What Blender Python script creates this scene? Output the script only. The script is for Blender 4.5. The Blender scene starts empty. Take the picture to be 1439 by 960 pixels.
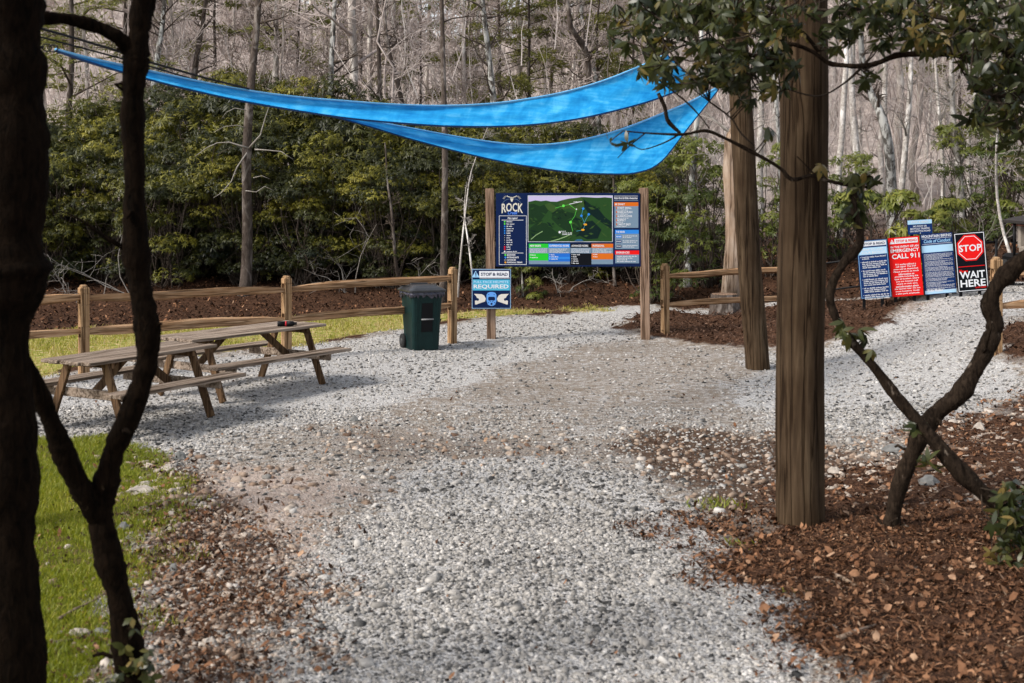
import bpy, math, random
import numpy as np
from mathutils import Vector, Matrix
random.seed(7)
rng = np.random.default_rng(11)
D = bpy.data
C = bpy.context.scene.collection
F = 1800.0; CX = 719.5; HY = 272.0; H = 2.5      # lens in photo pixels, horizon row, eye height
R = math.radians

# ---------------------------------------------------------------- terrain
def ss(a, b, x):
    t = np.clip((x-a)/(b-a), 0, 1)
    return t*t*(3-2*t)
def hgt(X, Y):
    X = np.asarray(X, float); Y = np.asarray(Y, float)
    z = .6*ss(3.8, 8.5, X)*ss(10.5, 17, Y)
    z = z + .17*ss(3.4, 5.8, X)*ss(20, 22.3, Y)*(1-ss(23, 30, Y)*.5)
    z = z + .10*ss(2.6, 4.6, X)*(1-ss(10.5, 13, Y))
    z = z + .5*ss(25, 31, Y)
    t = np.maximum(0, Y-31)
    side = 1 + .45*ss(3, 45, np.abs(X+3))
    hill = .178*np.minimum(t, 118)*side*(1-.075*np.exp(-((X+1)/11)**2)*ss(50, 100, t))
    z = z + hill*ss(0, 14, t)
    z = z + (.8*np.sin(X*.11+1)*np.cos(Y*.09) )*ss(40, 70, Y)
    z = z + .025*np.sin(X*1.7+.6*Y)*np.sin(Y*1.3-X*.4)
    return z
def P(px, py, Y):
    return Vector(((px-CX)/F*Y, Y, H-(py-HY)/F*Y))
def G(px, py):
    Y = (H)*F/max(py-HY, 5)
    for _ in range(30):
        X = (px-CX)/F*Y
        z = float(hgt(X, Y))
        Y = .5*Y+.5*(H-z)*F/max(py-HY, 5)
    return ((px-CX)/F*Y, Y)
def GZ(px, py):
    x, y = G(px, py); return Vector((x, y, float(hgt(x, y))))

# ---------------------------------------------------------------- mesh building
class MB:
    def __init__(s): s.v = []; s.f = []; s.m = []; s.mi = 0
    def add(s, vs, fs):
        b = len(s.v); s.v += [tuple(v) for v in vs]
        for f in fs: s.f.append(tuple(b+i for i in f)); s.m.append(s.mi)
    def box(s, c, size, rot=None, bev=0.0, jit=0.0):
        x, y, z = [a/2 for a in size]
        if bev <= 0:
            vs = [Vector((i*x, j*y, k*z)) for i in (-1,1) for j in (-1,1) for k in (-1,1)]
            fs = [(0,1,3,2),(4,6,7,5),(0,4,5,1),(2,3,7,6),(0,2,6,4),(1,5,7,3)]
        else:
            b = min(bev, x*.9, y*.9, z*.9); vs = []; idx = {}
            for i in (-1,1):
                for j in (-1,1):
                    for k in (-1,1):
                        for a in range(3):
                            p = [i*(x-b), j*(y-b), k*(z-b)]
                            p[a] = (i*x, j*y, k*z)[a]
                            idx[(i,j,k,a)] = len(vs); vs.append(Vector(p))
            fs = []
            for a in range(3):
                o = [t for t in range(3) if t != a]
                for sg in (-1,1):
                    q = []
                    for (u, w) in ((-1,-1),(1,-1),(1,1),(-1,1)):
                        k = [0,0,0]; k[a] = sg; k[o[0]] = u; k[o[1]] = w
                        q.append(idx[(k[0],k[1],k[2],a)])
                    flip = (sg < 0) ^ (a == 1)
                    fs.append(tuple(reversed(q)) if flip else tuple(q))
            for a in range(3):
                o = [t for t in range(3) if t != a]
                for u in (-1,1):
                    for w in (-1,1):
                        q = []
                        for (sg, t) in ((-1,o[0]),(1,o[0]),(1,o[1]),(-1,o[1])):
                            k = [0,0,0]; k[a] = sg; k[o[0]] = u; k[o[1]] = w
                            q.append(idx[(k[0],k[1],k[2],t)])
                        fs.append(tuple(q))
            for i in (-1,1):
                for j in (-1,1):
                    for k in (-1,1): fs.append(tuple(idx[(i,j,k,a)] for a in range(3)))
        if jit: vs = [v+Vector((random.uniform(-jit,jit), random.uniform(-jit,jit), random.uniform(-jit,jit))) for v in vs]
        if rot is not None: vs = [rot@v for v in vs]
        c = Vector(c)
        s.add([v+c for v in vs], fs)
    def beam(s, a, b, w, h, up=Vector((0,0,1)), bev=.004, jit=0.0):
        a = Vector(a); b = Vector(b); d = (b-a); L = d.length; d.normalize()
        x = d; y = up.cross(x)
        if y.length < 1e-4: y = Vector((0,1,0)).cross(x)
        y.normalize(); z = x.cross(y)
        rot = Matrix((x, y, z)).transposed()
        s.box((a+b)/2, (L, w, h), rot, bev, jit)
    def tube(s, pts, rs, n=6, cap=True, rough=0.0):
        pts = [Vector(p) for p in pts]
        if not hasattr(rs, '__len__'): rs = [rs]*len(pts)
        k = len(pts); T = []
        for i in range(k):
            t = pts[min(i+1,k-1)]-pts[max(i-1,0)]
            T.append(t.normalized() if t.length > 1e-9 else Vector((0,0,1)))
        u = T[0].orthogonal().normalized(); base = len(s.v)
        for i in range(k):
            u = (u - T[i]*u.dot(T[i]))
            u = u.normalized() if u.length > 1e-6 else T[i].orthogonal().normalized()
            w = T[i].cross(u)
            for j in range(n):
                a = 2*math.pi*j/n
                r = rs[i]*(1+(random.uniform(-rough,rough) if rough else 0))
                s.v.append(tuple(pts[i]+(u*math.cos(a)+w*math.sin(a))*r))
        for i in range(k-1):
            for j in range(n):
                s.f.append((base+i*n+j, base+i*n+(j+1)%n, base+(i+1)*n+(j+1)%n, base+(i+1)*n+j)); s.m.append(s.mi)
        if cap and n > 2:
            s.f.append(tuple(base+j for j in reversed(range(n)))); s.m.append(s.mi)
            s.f.append(tuple(base+(k-1)*n+j for j in range(n))); s.m.append(s.mi)
    def prism(s, prof, y0, y1, M=None):
        n = len(prof)
        vs = [Vector((p[0], y0, p[1])) for p in prof]+[Vector((p[0], y1, p[1])) for p in prof]
        if M is not None: vs = [M@v for v in vs]
        fs = [tuple(range(n)), tuple(reversed(range(n, 2*n)))]+[(i, i+n, (i+1)%n+n, (i+1)%n) for i in range(n)]
        s.add(vs, fs)
    def build(s, name, mats, parent=None, smooth=False, world=False):
        me = D.meshes.new(name)
        vs = s.v
        if parent is not None and world:
            L = parent.matrix_basis.translation if parent.parent is None else Vector((0,0,0))
            r = parent
            while r.parent: r = r.parent
            L = r.location
            vs = [(v[0]-L[0], v[1]-L[1], v[2]-L[2]) for v in vs]
        me.from_pydata(vs, [], s.f)
        if not isinstance(mats, (list, tuple)): mats = [mats]
        for m in mats: me.materials.append(m)
        if len(mats) > 1: me.polygons.foreach_set('material_index', s.m)
        if smooth: me.polygons.foreach_set('use_smooth', [True]*len(s.f))
        me.update()
        o = D.objects.new(name, me); C.objects.link(o)
        if parent: o.parent = parent
        return o
def tag(o, label=None, cat=None, group=None, kind=None):
    if label: o['label'] = label
    if cat: o['category'] = cat
    if group: o['group'] = group
    if kind: o['kind'] = kind
    return o
def thing(name, loc, label, cat, group=None, rz=0):
    o = D.objects.new(name, None); C.objects.link(o); o.empty_display_size = .2
    o.location = loc; o.rotation_euler = (0,0,rz)
    return tag(o, label, cat, group)
def dup(root, loc, rz=0, label=None, sc=1, group=None):
    r = root.copy(); C.objects.link(r); r.location = loc; r.rotation_euler = (0,0,rz); r.scale = (sc,sc,sc)
    if label: r['label'] = label
    if group: r['group'] = group
    for ch in list(root.children):
        c = ch.copy(); C.objects.link(c); c.parent = r
        for g in ch.children:
            e = g.copy(); C.objects.link(e); e.parent = c
    return r
def np_mesh(name, V, Fc, mat, tone=None, parent=None, smooth=False):
    """V (N,3), Fc (M,k) faces of equal size, tone per face"""
    me = D.meshes.new(name); k = Fc.shape[1]
    me.vertices.add(len(V)); me.vertices.foreach_set('co', V.astype(np.float32).ravel())
    me.loops.add(Fc.size); me.loops.foreach_set('vertex_index', Fc.astype(np.int32).ravel())
    me.polygons.add(len(Fc)); me.polygons.foreach_set('loop_start', np.arange(0, Fc.size, k, dtype=np.int32))
    if smooth: me.polygons.foreach_set('use_smooth', np.ones(len(Fc), bool))
    me.update(calc_edges=True)
    if tone is not None:
        a = me.attributes.new('tone', 'FLOAT', 'FACE'); a.data.foreach_set('value', tone.astype(np.float32))
    me.materials.append(mat)
    o = D.objects.new(name, me); C.objects.link(o)
    if parent: o.parent = parent
    return o

# ---------------------------------------------------------------- materials
class NT:
    def __init__(s, name):
        s.mat = D.materials.new(name); s.mat.use_nodes = True
        s.t = s.mat.node_tree; s.t.nodes.clear()
        s.out = s.n('ShaderNodeOutputMaterial')
    def n(s, typ, **kw):
        nd = s.t.nodes.new(typ)
        for k, v in kw.items():
            if k.startswith('i_'):
                key = k[2:]; key = int(key) if key.isdigit() else key
                nd.inputs[key].default_value = v
            else: setattr(nd, k, v)
        return nd
    def l(s, a, b): s.t.links.new(a, b)
    def coord(s, scale=(1,1,1), kind='Object', rot=(0,0,0)):
        c = s.n('ShaderNodeTexCoord'); m = s.n('ShaderNodeMapping')
        m.inputs['Scale'].default_value = scale; m.inputs['Rotation'].default_value = rot
        s.l(c.outputs[kind], m.inputs[0]); return m.outputs[0]
    def noise(s, vec, scale, detail=4, rough=.55, dist=0):
        nd = s.n('ShaderNodeTexNoise'); nd.inputs['Scale'].default_value = scale
        nd.inputs['Detail'].default_value = detail; nd.inputs['Roughness'].default_value = rough
        nd.inputs['Distortion'].default_value = dist
        s.l(vec, nd.inputs['Vector']); return nd.outputs[0]
    def vor(s, vec, scale, out='Distance', feature='F1'):
        nd = s.n('ShaderNodeTexVoronoi'); nd.feature = feature; nd.inputs['Scale'].default_value = scale
        s.l(vec, nd.inputs['Vector']); return nd.outputs[out]
    def ramp(s, fac, stops, interp='LINEAR'):
        nd = s.n('ShaderNodeValToRGB'); cr = nd.color_ramp; cr.interpolation = interp
        while len(cr.elements) < len(stops): cr.elements.new(.5)
        for e, (p, c) in zip(cr.elements, stops):
            e.position = p; e.color = (c[0], c[1], c[2], 1) if hasattr(c, '__len__') else (c,c,c,1)
        s.l(fac, nd.inputs[0]); return nd.outputs[0]
    def mix(s, fac, a, b, mode='MIX'):
        nd = s.n('ShaderNodeMix'); nd.data_type = 'RGBA'; nd.blend_type = mode
        for v, i in ((fac,0),(a,6),(b,7)):
            if hasattr(v, 'is_linked') or hasattr(v, 'links'): s.l(v, nd.inputs[i])
            elif i == 0: nd.inputs[0].default_value = v
            else: nd.inputs[i].default_value = (v[0],v[1],v[2],1)
        return nd.outputs[2]
    def math(s, op, a, b=0.0, clamp=False):
        nd = s.n('ShaderNodeMath'); nd.operation = op; nd.use_clamp = clamp
        for v, i in ((a,0),(b,1)):
            if hasattr(v, 'links'): s.l(v, nd.inputs[i])
            else: nd.inputs[i].default_value = v
        return nd.outputs[0]
    def attr(s, name):
        nd = s.n('ShaderNodeAttribute'); nd.attribute_name = name; return nd.outputs['Fac']
    def objrand(s): return s.n('ShaderNodeObjectInfo').outputs['Random']
    def finish(s, col, rough=.8, bump=None, bstr=.5, bdist=.02, spec=.3, metal=0, trans=None, coat=0):
        b = s.n('ShaderNodeBsdfPrincipled')
        if hasattr(col, 'links'): s.l(col, b.inputs['Base Color'])
        else: b.inputs['Base Color'].default_value = (col[0],col[1],col[2],1)
        if hasattr(rough, 'links'): s.l(rough, b.inputs['Roughness'])
        else: b.inputs['Roughness'].default_value = rough
        b.inputs['Specular IOR Level'].default_value = spec; b.inputs['Metallic'].default_value = metal
        b.inputs['Coat Weight'].default_value = coat
        if bump is not None:
            bn = s.n('ShaderNodeBump'); bn.inputs['Strength'].default_value = bstr; bn.inputs['Distance'].default_value = bdist
            s.l(bump, bn.inputs['Height']); s.l(bn.outputs[0], b.inputs['Normal'])
        sh = b.outputs[0]
        if trans:
            tr = s.n('ShaderNodeBsdfTranslucent')
            tc = s.mix(1.0, col if hasattr(col,'links') else col, trans[1], 'MULTIPLY')
            s.l(tc, tr.inputs[0]); mx = s.n('ShaderNodeMixShader'); mx.inputs[0].default_value = trans[0]
            s.l(sh, mx.inputs[1]); s.l(tr.outputs[0], mx.inputs[2]); sh = mx.outputs[0]
        s.l(sh, s.out.inputs[0]); return s.mat

def wood_mat(name, dark, mid, light, axis=2, gscale=30, rough=.85, fine=1.0, weather=None):
    t = NT(name)
    sc = [gscale*fine]*3; sc[axis] = 1.4
    v = t.coord(tuple(sc)); n1 = t.noise(v, 1.0, 6, .6, .4)
    v2 = t.coord((1,1,1)); n2 = t.noise(v2, 2.2, 4, .6)
    c = t.ramp(n1, [(.28, dark), (.5, mid), (.74, light)])
    c2 = t.mix(t.ramp(n2, [(.35, 0), (.65, 1)]), c, t.mix(1.0, c, weather or (.62,.64,.66), 'MULTIPLY'))
    r = t.objrand(); c3 = t.mix(t.math('MULTIPLY', r, .35), c2, t.mix(1.0, c2, (.55,.52,.5), 'MULTIPLY'))
    cs = [11, 11, 11]; cs[axis] = .42
    crack = t.ramp(t.noise(t.coord(tuple(cs)), 1.0, 3, .6, .25), [(.455, 1), (.485, 0), (.505, 0), (.53, 1)])
    c4 = t.mix(crack, t.mix(1.0, c3, (.42,.39,.36), 'MULTIPLY'), c3)
    h = t.math('ADD', n1, t.math('MULTIPLY', crack, .5))
    return t.finish(c4, rough, h, .9, .012, .06)
def bark_mat(name, dark, light, patch=None, vs=(14,14,3), patchscale=5, bd=.02, pr=(.52,.62)):
    t = NT(name)
    v = t.coord(vs); n1 = t.noise(v, 1.0, 7, .65, .8)
    c = t.ramp(n1, [(.3, dark), (.72, light)])
    if patch:
        v2 = t.coord((patchscale, patchscale, patchscale*.45)); n2 = t.noise(v2, 1.0, 4, .6, .5)
        c = t.mix(t.ramp(n2, [(pr[0], 0), (pr[1], 1)]), c, patch)
    r = t.objrand(); c = t.mix(t.math('MULTIPLY', r, .5), c, t.mix(1.0, c, (.5,.48,.46), 'MULTIPLY'))
    return t.finish(c, .95, n1, .8, bd, .04)
def leaf_mat(name, stops, rough=.45, trans=.25, spec=.4):
    t = NT(name)
    c = t.ramp(t.attr('tone'), stops)
    return t.finish(c, rough, spec=spec, trans=(trans, (1.3,1.35,.7)))
def plain(name, col, rough=.5, spec=.2, var=.12, scale=8, metal=0, bump=0):
    t = NT(name); v = t.coord(); n = t.noise(v, scale, 4, .6)
    lo = tuple(c*(1-var) for c in col); hi = tuple(min(1, c*(1+var)) for c in col)
    c = t.ramp(n, [(.3, lo), (.7, hi)])
    return t.finish(c, rough, n if bump else None, bump, .005, spec, metal)
def tone_mat(name, stops, rough=.85, nz=.25, nscale=20):
    t = NT(name); v = t.coord(); n = t.noise(v, nscale, 3, .6)
    c = t.ramp(t.attr('tone'), stops)
    lo = t.mix(1.0, c, (1-nz*1.6,)*3, 'MULTIPLY')
    c = t.mix(t.ramp(n, [(.35,0),(.65,1)]), lo, c)
    return t.finish(c, rough, spec=.08)

M = {}
M['pole'] = wood_mat('weathered_pole_wood', (.034,.022,.013), (.068,.045,.027), (.125,.088,.054), 2, 22, fine=.8, weather=(.70,.66,.62))
M['cedar'] = wood_mat('split_cedar', (.22,.12,.065), (.45,.28,.16), (.60,.42,.27), 0, 30, weather=(.8,.74,.66))
M['cedarpost'] = wood_mat('cedar_post', (.22,.13,.07), (.42,.27,.15), (.56,.39,.24), 2, 30, weather=(.8,.74,.66))
M['post'] = wood_mat('sawn_post', (.16,.10,.065), (.30,.20,.14), (.42,.30,.22), 2, 26, weather=(.75,.74,.74))
M['greywood'] = wood_mat('greyed_plank', (.12,.09,.068), (.30,.235,.185), (.46,.385,.32), 0, 28, weather=(.82,.80,.78))
M['legwood'] = wood_mat('stained_leg_wood', (.06,.036,.022), (.17,.10,.055), (.28,.18,.10), 2, 22)
M['deadwood'] = wood_mat('bleached_dead_wood', (.13,.09,.065), (.30,.235,.185), (.46,.39,.33), 2, 12, fine=.7, weather=(.9,.8,.7))
M['shaded_bark'] = bark_mat('shaded_bark', (.002,.0015,.001), (.020,.012,.007), (.10,.07,.045), (34,34,11), 6, .04, (.68,.74))  # near-black: shade of the canopy overhead is put into this bark colour
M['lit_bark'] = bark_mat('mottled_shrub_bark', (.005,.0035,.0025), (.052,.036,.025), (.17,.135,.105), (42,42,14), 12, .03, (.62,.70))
M['bark_brown'] = bark_mat('grey_brown_bark', (.040,.030,.025), (.15,.122,.105), (.25,.22,.20), (18,18,5), 4)
M['bark_lichen'] = bark_mat('lichen_bark', (.05,.045,.04), (.20,.185,.17), (.50,.50,.48), (16,16,8), 7, pr=(.45,.56))
M['bark_pale'] = bark_mat('pale_birch_bark', (.26,.23,.205), (.66,.62,.58), (.80,.77,.74), (12,12,20), 5, .01)
M['bark_far'] = bark_mat('far_bark', (.24,.20,.18), (.60,.54,.49), (.74,.70,.65), (10,10,3), 3, .01)  # brightened bark; hillside sun and haze are put into the colour
M['twig_far'] = bark_mat('far_twigs', (.36,.295,.27), (.72,.63,.59), None, (5,5,5))  # twigs lightened too, distant sun and haze painted in
M['twig'] = bark_mat('near_twigs', (.04,.03,.024), (.15,.12,.10), None, (9,9,9))
M['twig_pale'] = bark_mat('pale_dead_twigs', (.18,.16,.14), (.40,.37,.34), None, (9,9,9))
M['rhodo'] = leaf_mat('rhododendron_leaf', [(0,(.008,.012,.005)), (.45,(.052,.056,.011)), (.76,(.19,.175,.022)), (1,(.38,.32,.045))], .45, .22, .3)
M['rhodo_near'] = leaf_mat('overhanging_leaf', [(0,(.014,.020,.009)), (.45,(.038,.048,.016)), (.75,(.085,.088,.028)), (1,(.19,.135,.04))], .36, .3, .4)
M['yellow_leaf'] = leaf_mat('yellow_green_leaf', [(0,(.05,.07,.015)), (.5,(.15,.17,.03)), (1,(.34,.31,.06))], .5, .35)
M['needle'] = leaf_mat('pine_needle', [(0,(.07,.08,.02)), (.6,(.18,.185,.05)), (1,(.32,.29,.09))], .6, .3)
M['grass'] = leaf_mat('grass_blade', [(0,(.11,.14,.010)), (.5,(.20,.225,.014)), (.8,(.36,.34,.035)), (1,(.52,.43,.16))], .55, .35)
M['drygrass'] = leaf_mat('dry_verge_grass', [(0,(.15,.17,.02)), (.3,(.33,.31,.05)), (.7,(.40,.31,.13)), (1,(.52,.40,.22))], .6, .3)
M['stone'] = tone_mat('crushed_stone', [(0,(.035,.035,.036)), (.2,(.13,.126,.12)), (.5,(.32,.30,.275)), (.85,(.475,.45,.42)), (1,(.62,.59,.555))], .85)
M['stone_tan'] = tone_mat('tan_stone', [(0,(.13,.08,.055)), (.4,(.30,.22,.165)), (1,(.58,.51,.44))], .85)
M['litter'] = tone_mat('fallen_leaves', [(0,(.012,.007,.005)), (.35,(.060,.030,.018)), (.62,(.19,.088,.045)), (.85,(.36,.19,.105)), (1,(.58,.42,.29))], .8)
M['mulch'] = tone_mat('wood_mulch', [(0,(.025,.014,.010)), (.6,(.10,.055,.036)), (1,(.27,.17,.12))], .85)
M['boulder'] = plain('pale_boulder', (.34,.30,.26), .85, .2, .35, 9, bump=.6)
M['greystone'] = plain('grey_boulder', (.15,.15,.145), .85, .2, .35, 9, bump=.6)
M['binlid'] = plain('bin_lid_plastic', (.030,.032,.036), .32, .5, .2, 12)
M['binbody'] = plain('bin_body_plastic', (.004,.020,.019), .5, .2, .2, 10)
M['black'] = plain('black_plastic', (.006,.006,.007), .5, .12)
M['rubber'] = plain('tyre_rubber', (.018,.018,.018), .8, .2)
M['bag'] = plain('bin_liner', (.03,.028,.045), .25, .6, .6, 30)
M['whitep'] = plain('white_paint', (.75,.75,.75), .5)
M['redband'] = plain('red_band', (.45,.02,.03), .5)
M['metal'] = plain('galvanised_metal', (.45,.45,.46), .4, .5, .2, 20, metal=.8)
M['rope'] = plain('dark_rope', (.02,.02,.022), .8, .2)
M['cream'] = plain('cart_seat_vinyl', (.22,.19,.16), .6)
M['carttop'] = plain('cart_roof_plastic', (.030,.026,.026), .5)
M['cartunder'] = plain('cart_roof_lining', (.30,.11,.08), .7)
# shade sail cloth
t = NT('blue_sail_cloth'); v = t.coord((3,3,3)); n = t.noise(v, 1.2, 5, .6, .5)
w = t.noise(t.coord((2,2,26)), 1.0, 3, .5)
c = t.ramp(t.math('ADD', t.math('MULTIPLY', n, .6), t.math('MULTIPLY', w, .4)), [(.34,(.008,.21,.58)), (.5,(.025,.34,.76)), (.64,(.10,.50,.90))])
M['sail'] = t.finish(c, .6, n, .4, .02, .25, trans=(.6,(1.15,1.15,1.1)))
M['sailhem'] = plain('sail_hem', (.16,.50,.85), .6)
M['sailhem_dark'] = plain('sail_dark_hem', (.01,.06,.2), .6)
# ---------------------------------------------------------------- ground zones (outlines of the real patches, on the ground)
def W(pts): return np.array([G(*p) for p in pts])
def sdist(X, Y, poly):
    d = np.full(X.shape, 1e9); ins = np.zeros(X.shape, bool); n = len(poly)
    for i in range(n):
        ax, ay = poly[i]; bx, by = poly[(i+1) % n]
        ex, ey = bx-ax, by-ay; wx, wy = X-ax, Y-ay
        t = np.clip((wx*ex+wy*ey)/(ex*ex+ey*ey+1e-12), 0, 1)
        d = np.minimum(d, (wx-ex*t)**2+(wy-ey*t)**2)
        c = ((ay > Y) != (by > Y)) & (X < ex*(Y-ay)/(ey if abs(ey) > 1e-12 else 1e-12)+ax)
        ins ^= c
    d = np.sqrt(d)
    return np.where(ins, d, -d)
def wob(X, Y):
    return (.16*np.sin(2.1*X+1.3*Y)+.12*np.sin(4.3*Y-3.1*X+1)+.08*np.sin(9.1*X+5.7*Y+2)+.06*np.sin(17*Y-13*X))
Z = {
 'grass': [W([(45,622),(120,622),(195,628),(222,668),(232,700),(205,760),(192,850),(180,960),(140,1150),(-900,1150),(-900,622)])],
 'verge': [W([(-500,500),(45,470),(400,447),(560,441),(830,431),(845,436),(720,442),(640,450),(560,462),(500,472),(400,486),(250,500),(120,516),(45,530),(-500,575)])],
 'fresh': [W([(250,1150),(330,960),(370,880),(415,800),(480,740),(530,690),(610,650),(760,640),(880,660),(965,700),(1010,740),(1060,800),(1140,850),(1170,960),(1230,1150)]),
           W([(1050,500),(1170,482),(1240,457),(1318,416),(1400,396),(1560,380),(1560,430),(1440,440),(1395,462),(1385,490),(1400,507),(1439,528),(1432,562),(1330,592),(1240,606),(1090,610),(1040,560)]),
           W([(120,520),(250,505),(400,490),(500,476),(600,462),(700,446),(830,436),(930,431),(1080,428),(1080,433),(935,440),(880,450),(868,462),(880,474),(760,500),(600,560),(400,600),(260,640),(40,618),(40,535)])],
 'lot': [W([(-500,575),(45,530),(120,516),(250,500),(400,486),(500,472),(560,462),(640,450),(720,442),(840,434),(935,428),(1080,426),(1320,412),(1560,380),(1560,1200),(-900,1200)])],
 'pink': [W([(230,690),(330,650),(480,660),(530,690),(450,760),(400,830),(340,850),(260,780)])],
 'dirt': [W([(860,622),(930,600),(1100,612),(1240,640),(1250,690),(1010,740),(950,690),(890,660)]),
          W([(420,615),(560,600),(760,610),(880,640),(760,655),(600,662),(470,650)])],
 'mulch': [W([(870,462),(885,450),(935,441),(1080,434),(1205,425),(1318,414),(1240,457),(1170,482),(1040,490),(940,478)]),
           W([(1390,480),(1440,455),(1560,440),(1560,525),(1440,510),(1395,500)])],
 'litter_l': [W([(195,640),(260,650),(330,760),(400,850),(330,1000),(280,1150),(150,1150),(190,850),(205,760),(232,700)])],
}
cx = [(1010,742),(1100,690),(1250,640),(1330,600),(1432,562),(1600,540),(1800,700),(1900,1150),(1230,1150),(1170,960),(1140,850),(1060,800)]
Z['litter_r'] = [W(cx)]
Z['rocky'] = [W([(1180,640),(1330,598),(1440,570),(1600,560),(1700,700),(1400,730),(1240,712),(1165,690)])]
def mask(name, X, Y, soft=.25, wb=1.0):
    m = np.zeros(X.shape)
    for p in Z[name]:
        m = np.maximum(m, np.clip(.5+(sdist(X, Y, p)+wob(X, Y)*wb)/soft, 0, 1))
    return m
def zones(X, Y):
    f = np.clip(Y/10, .7, 2.2)
    z = {k: mask(k, X, Y, {'grass':.35,'verge':.35,'mulch':.35,'litter_r':.9}.get(k, .8), 1.2 if k == 'litter_r' else .8) for k in Z if k != 'lot'}
    z['verge'] *= .85
    z['dirt'] *= np.where(X > .8, .95, .42)
    base = mask('lot', X, Y, .5, .8)                        # compacted lot between the patches
    z['lot'] = base
    return z

def lines(a, b, segs):
    out = []
    for (x0, x1, st) in segs:
        out += list(np.arange(x0, x1, st))
    out.append(segs[-1][1]); return np.array(out)
gx = lines(0, 0, [(-170,-60,11),(-60,-20,2.5),(-20,-9,.6),(-9,11,.1),(11,24,.6),(24,60,2.5),(60,180.1,11)])
gy = lines(0, 0, [(-30,4,2.5),(4,14,.09),(14,32,.14),(32,60,1.0),(60,160,3),(160,420.1,20)])
XX, YY = np.meshgrid(gx, gy)
ZZ = hgt(XX, YY)
zn = zones(XX, YY)
ZZ = ZZ + .02*zn['litter_r'] + .07*zn['mulch']*(1+.4*np.sin(XX*7+YY*5)) + .015*rng.standard_normal(XX.shape)*(np.minimum(1, zn['litter_r']+zn['mulch']+zn['rocky']))
def gz(x, y): return hgt(x, y)
nx, ny = len(gx), len(gy)
V = np.stack([XX.ravel(), YY.ravel(), ZZ.ravel()], 1)
ii = (np.arange(ny-1)[:,None]*nx+np.arange(nx-1)[None,:]).ravel()
Fc = np.stack([ii, ii+1, ii+nx+1, ii+nx], 1)

t = NT('ground_cover')
v = t.coord()
nb = t.noise(v, 1.3, 5, .6); nm = t.noise(v, 9, 5, .65); nf = t.noise(v, 45, 4, .7)
vo = t.vor(v, 48, 'Color'); vd = t.vor(v, 48, 'Distance')
vo2 = t.vor(v, 75, 'Color'); sep = t.n('ShaderNodeSeparateColor'); t.l(vo, sep.inputs[0])
sep2 = t.n('ShaderNodeSeparateColor'); t.l(vo2, sep2.inputs[0])
grav = t.ramp(sep.outputs[0], [(0,(.10,.10,.10)), (.15,(.28,.275,.27)), (.55,(.44,.425,.41)), (1,(.66,.64,.62))])
grav2 = t.ramp(sep2.outputs[0], [(0,(.12,.12,.12)), (.3,(.27,.26,.25)), (1,(.52,.50,.48))])
grav = t.mix(.45, grav, grav2)
lot0 = t.ramp(nf, [(.3,(.075,.058,.045)), (.5,(.24,.20,.165)), (.7,(.42,.38,.335))])
lotg = t.mix(t.ramp(nm, [(.44,0),(.62,1)]), lot0, grav)
lotg = t.mix(t.ramp(nb, [(.36,0),(.66,1)]), lotg, t.mix(1.0, lotg, (.78,.74,.69), 'MULTIPLY'))
litr = t.ramp(t.noise(v, 26, 6, .7, .5), [(.3,(.012,.007,.005)), (.5,(.055,.028,.017)), (.7,(.15,.08,.048))])
hillc = t.ramp(t.noise(t.coord((1,1,3)), 2.2, 10, .85), [(.36,(.26,.21,.19)), (.5,(.50,.43,.395)), (.64,(.72,.64,.60))])  # slope colour lightened in place of sunlight and haze
grs = t.mix(t.ramp(nm, [(.40,0),(.56,1)]), (.10,.07,.035), t.ramp(nf, [(.3,(.05,.06,.010)), (.7,(.17,.18,.02))]))
vrg = t.ramp(nm, [(.34,(.10,.14,.02)), (.46,(.22,.24,.04)), (.56,(.36,.29,.12)), (.7,(.50,.38,.22))])
drt = t.ramp(nm, [(.3,(.030,.019,.013)), (.7,(.13,.085,.06))])
pnk = t.ramp(nm, [(.3,(.28,.215,.175)), (.7,(.43,.36,.315))])
def m2(name, w=.55, lo=.35, hi=.65):
    a = t.attr(name)
    x = t.math('ADD', a, t.math('MULTIPLY', t.math('SUBTRACT', nm, .5), w*2))
    x = t.math('ADD', x, t.math('MULTIPLY', t.math('SUBTRACT', nf, .5), w))
    return t.ramp(x, [(lo,0),(hi,1)])
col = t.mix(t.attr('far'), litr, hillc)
col = t.mix(m2('lot'), col, lotg)
col = t.mix(m2('dirt', .8), col, drt)
col = t.mix(m2('fresh', .8), col, grav)
col = t.mix(m2('pink', .8, .3, .9), col, pnk)
col = t.mix(m2('litter_l', .9), col, t.mix(t.ramp(nm, [(.42,0),(.6,1)]), litr, drt))
col = t.mix(m2('litter_r'), col, litr)
col = t.mix(m2('mulch'), col, litr)
col = t.mix(m2('verge', .8), col, vrg)
col = t.mix(m2('grass'), col, grs)
hh = t.math('ADD', t.math('MULTIPLY', vd, -1.0), t.math('MULTIPLY', nf, .8))
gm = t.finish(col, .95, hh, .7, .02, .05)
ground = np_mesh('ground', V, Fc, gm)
me = ground.data
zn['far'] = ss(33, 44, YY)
zn['litter_r2'] = zn['litter_r']
for k in ('grass','verge','fresh','pink','dirt','mulch','litter_l','litter_r','lot','far'):
    a = me.attributes.new(k, 'FLOAT', 'POINT'); a.data.foreach_set('value', zn[k].astype(np.float32).ravel())
me.polygons.foreach_set('use_smooth', np.ones(len(me.polygons), bool))
tag(ground, kind='structure')

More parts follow.
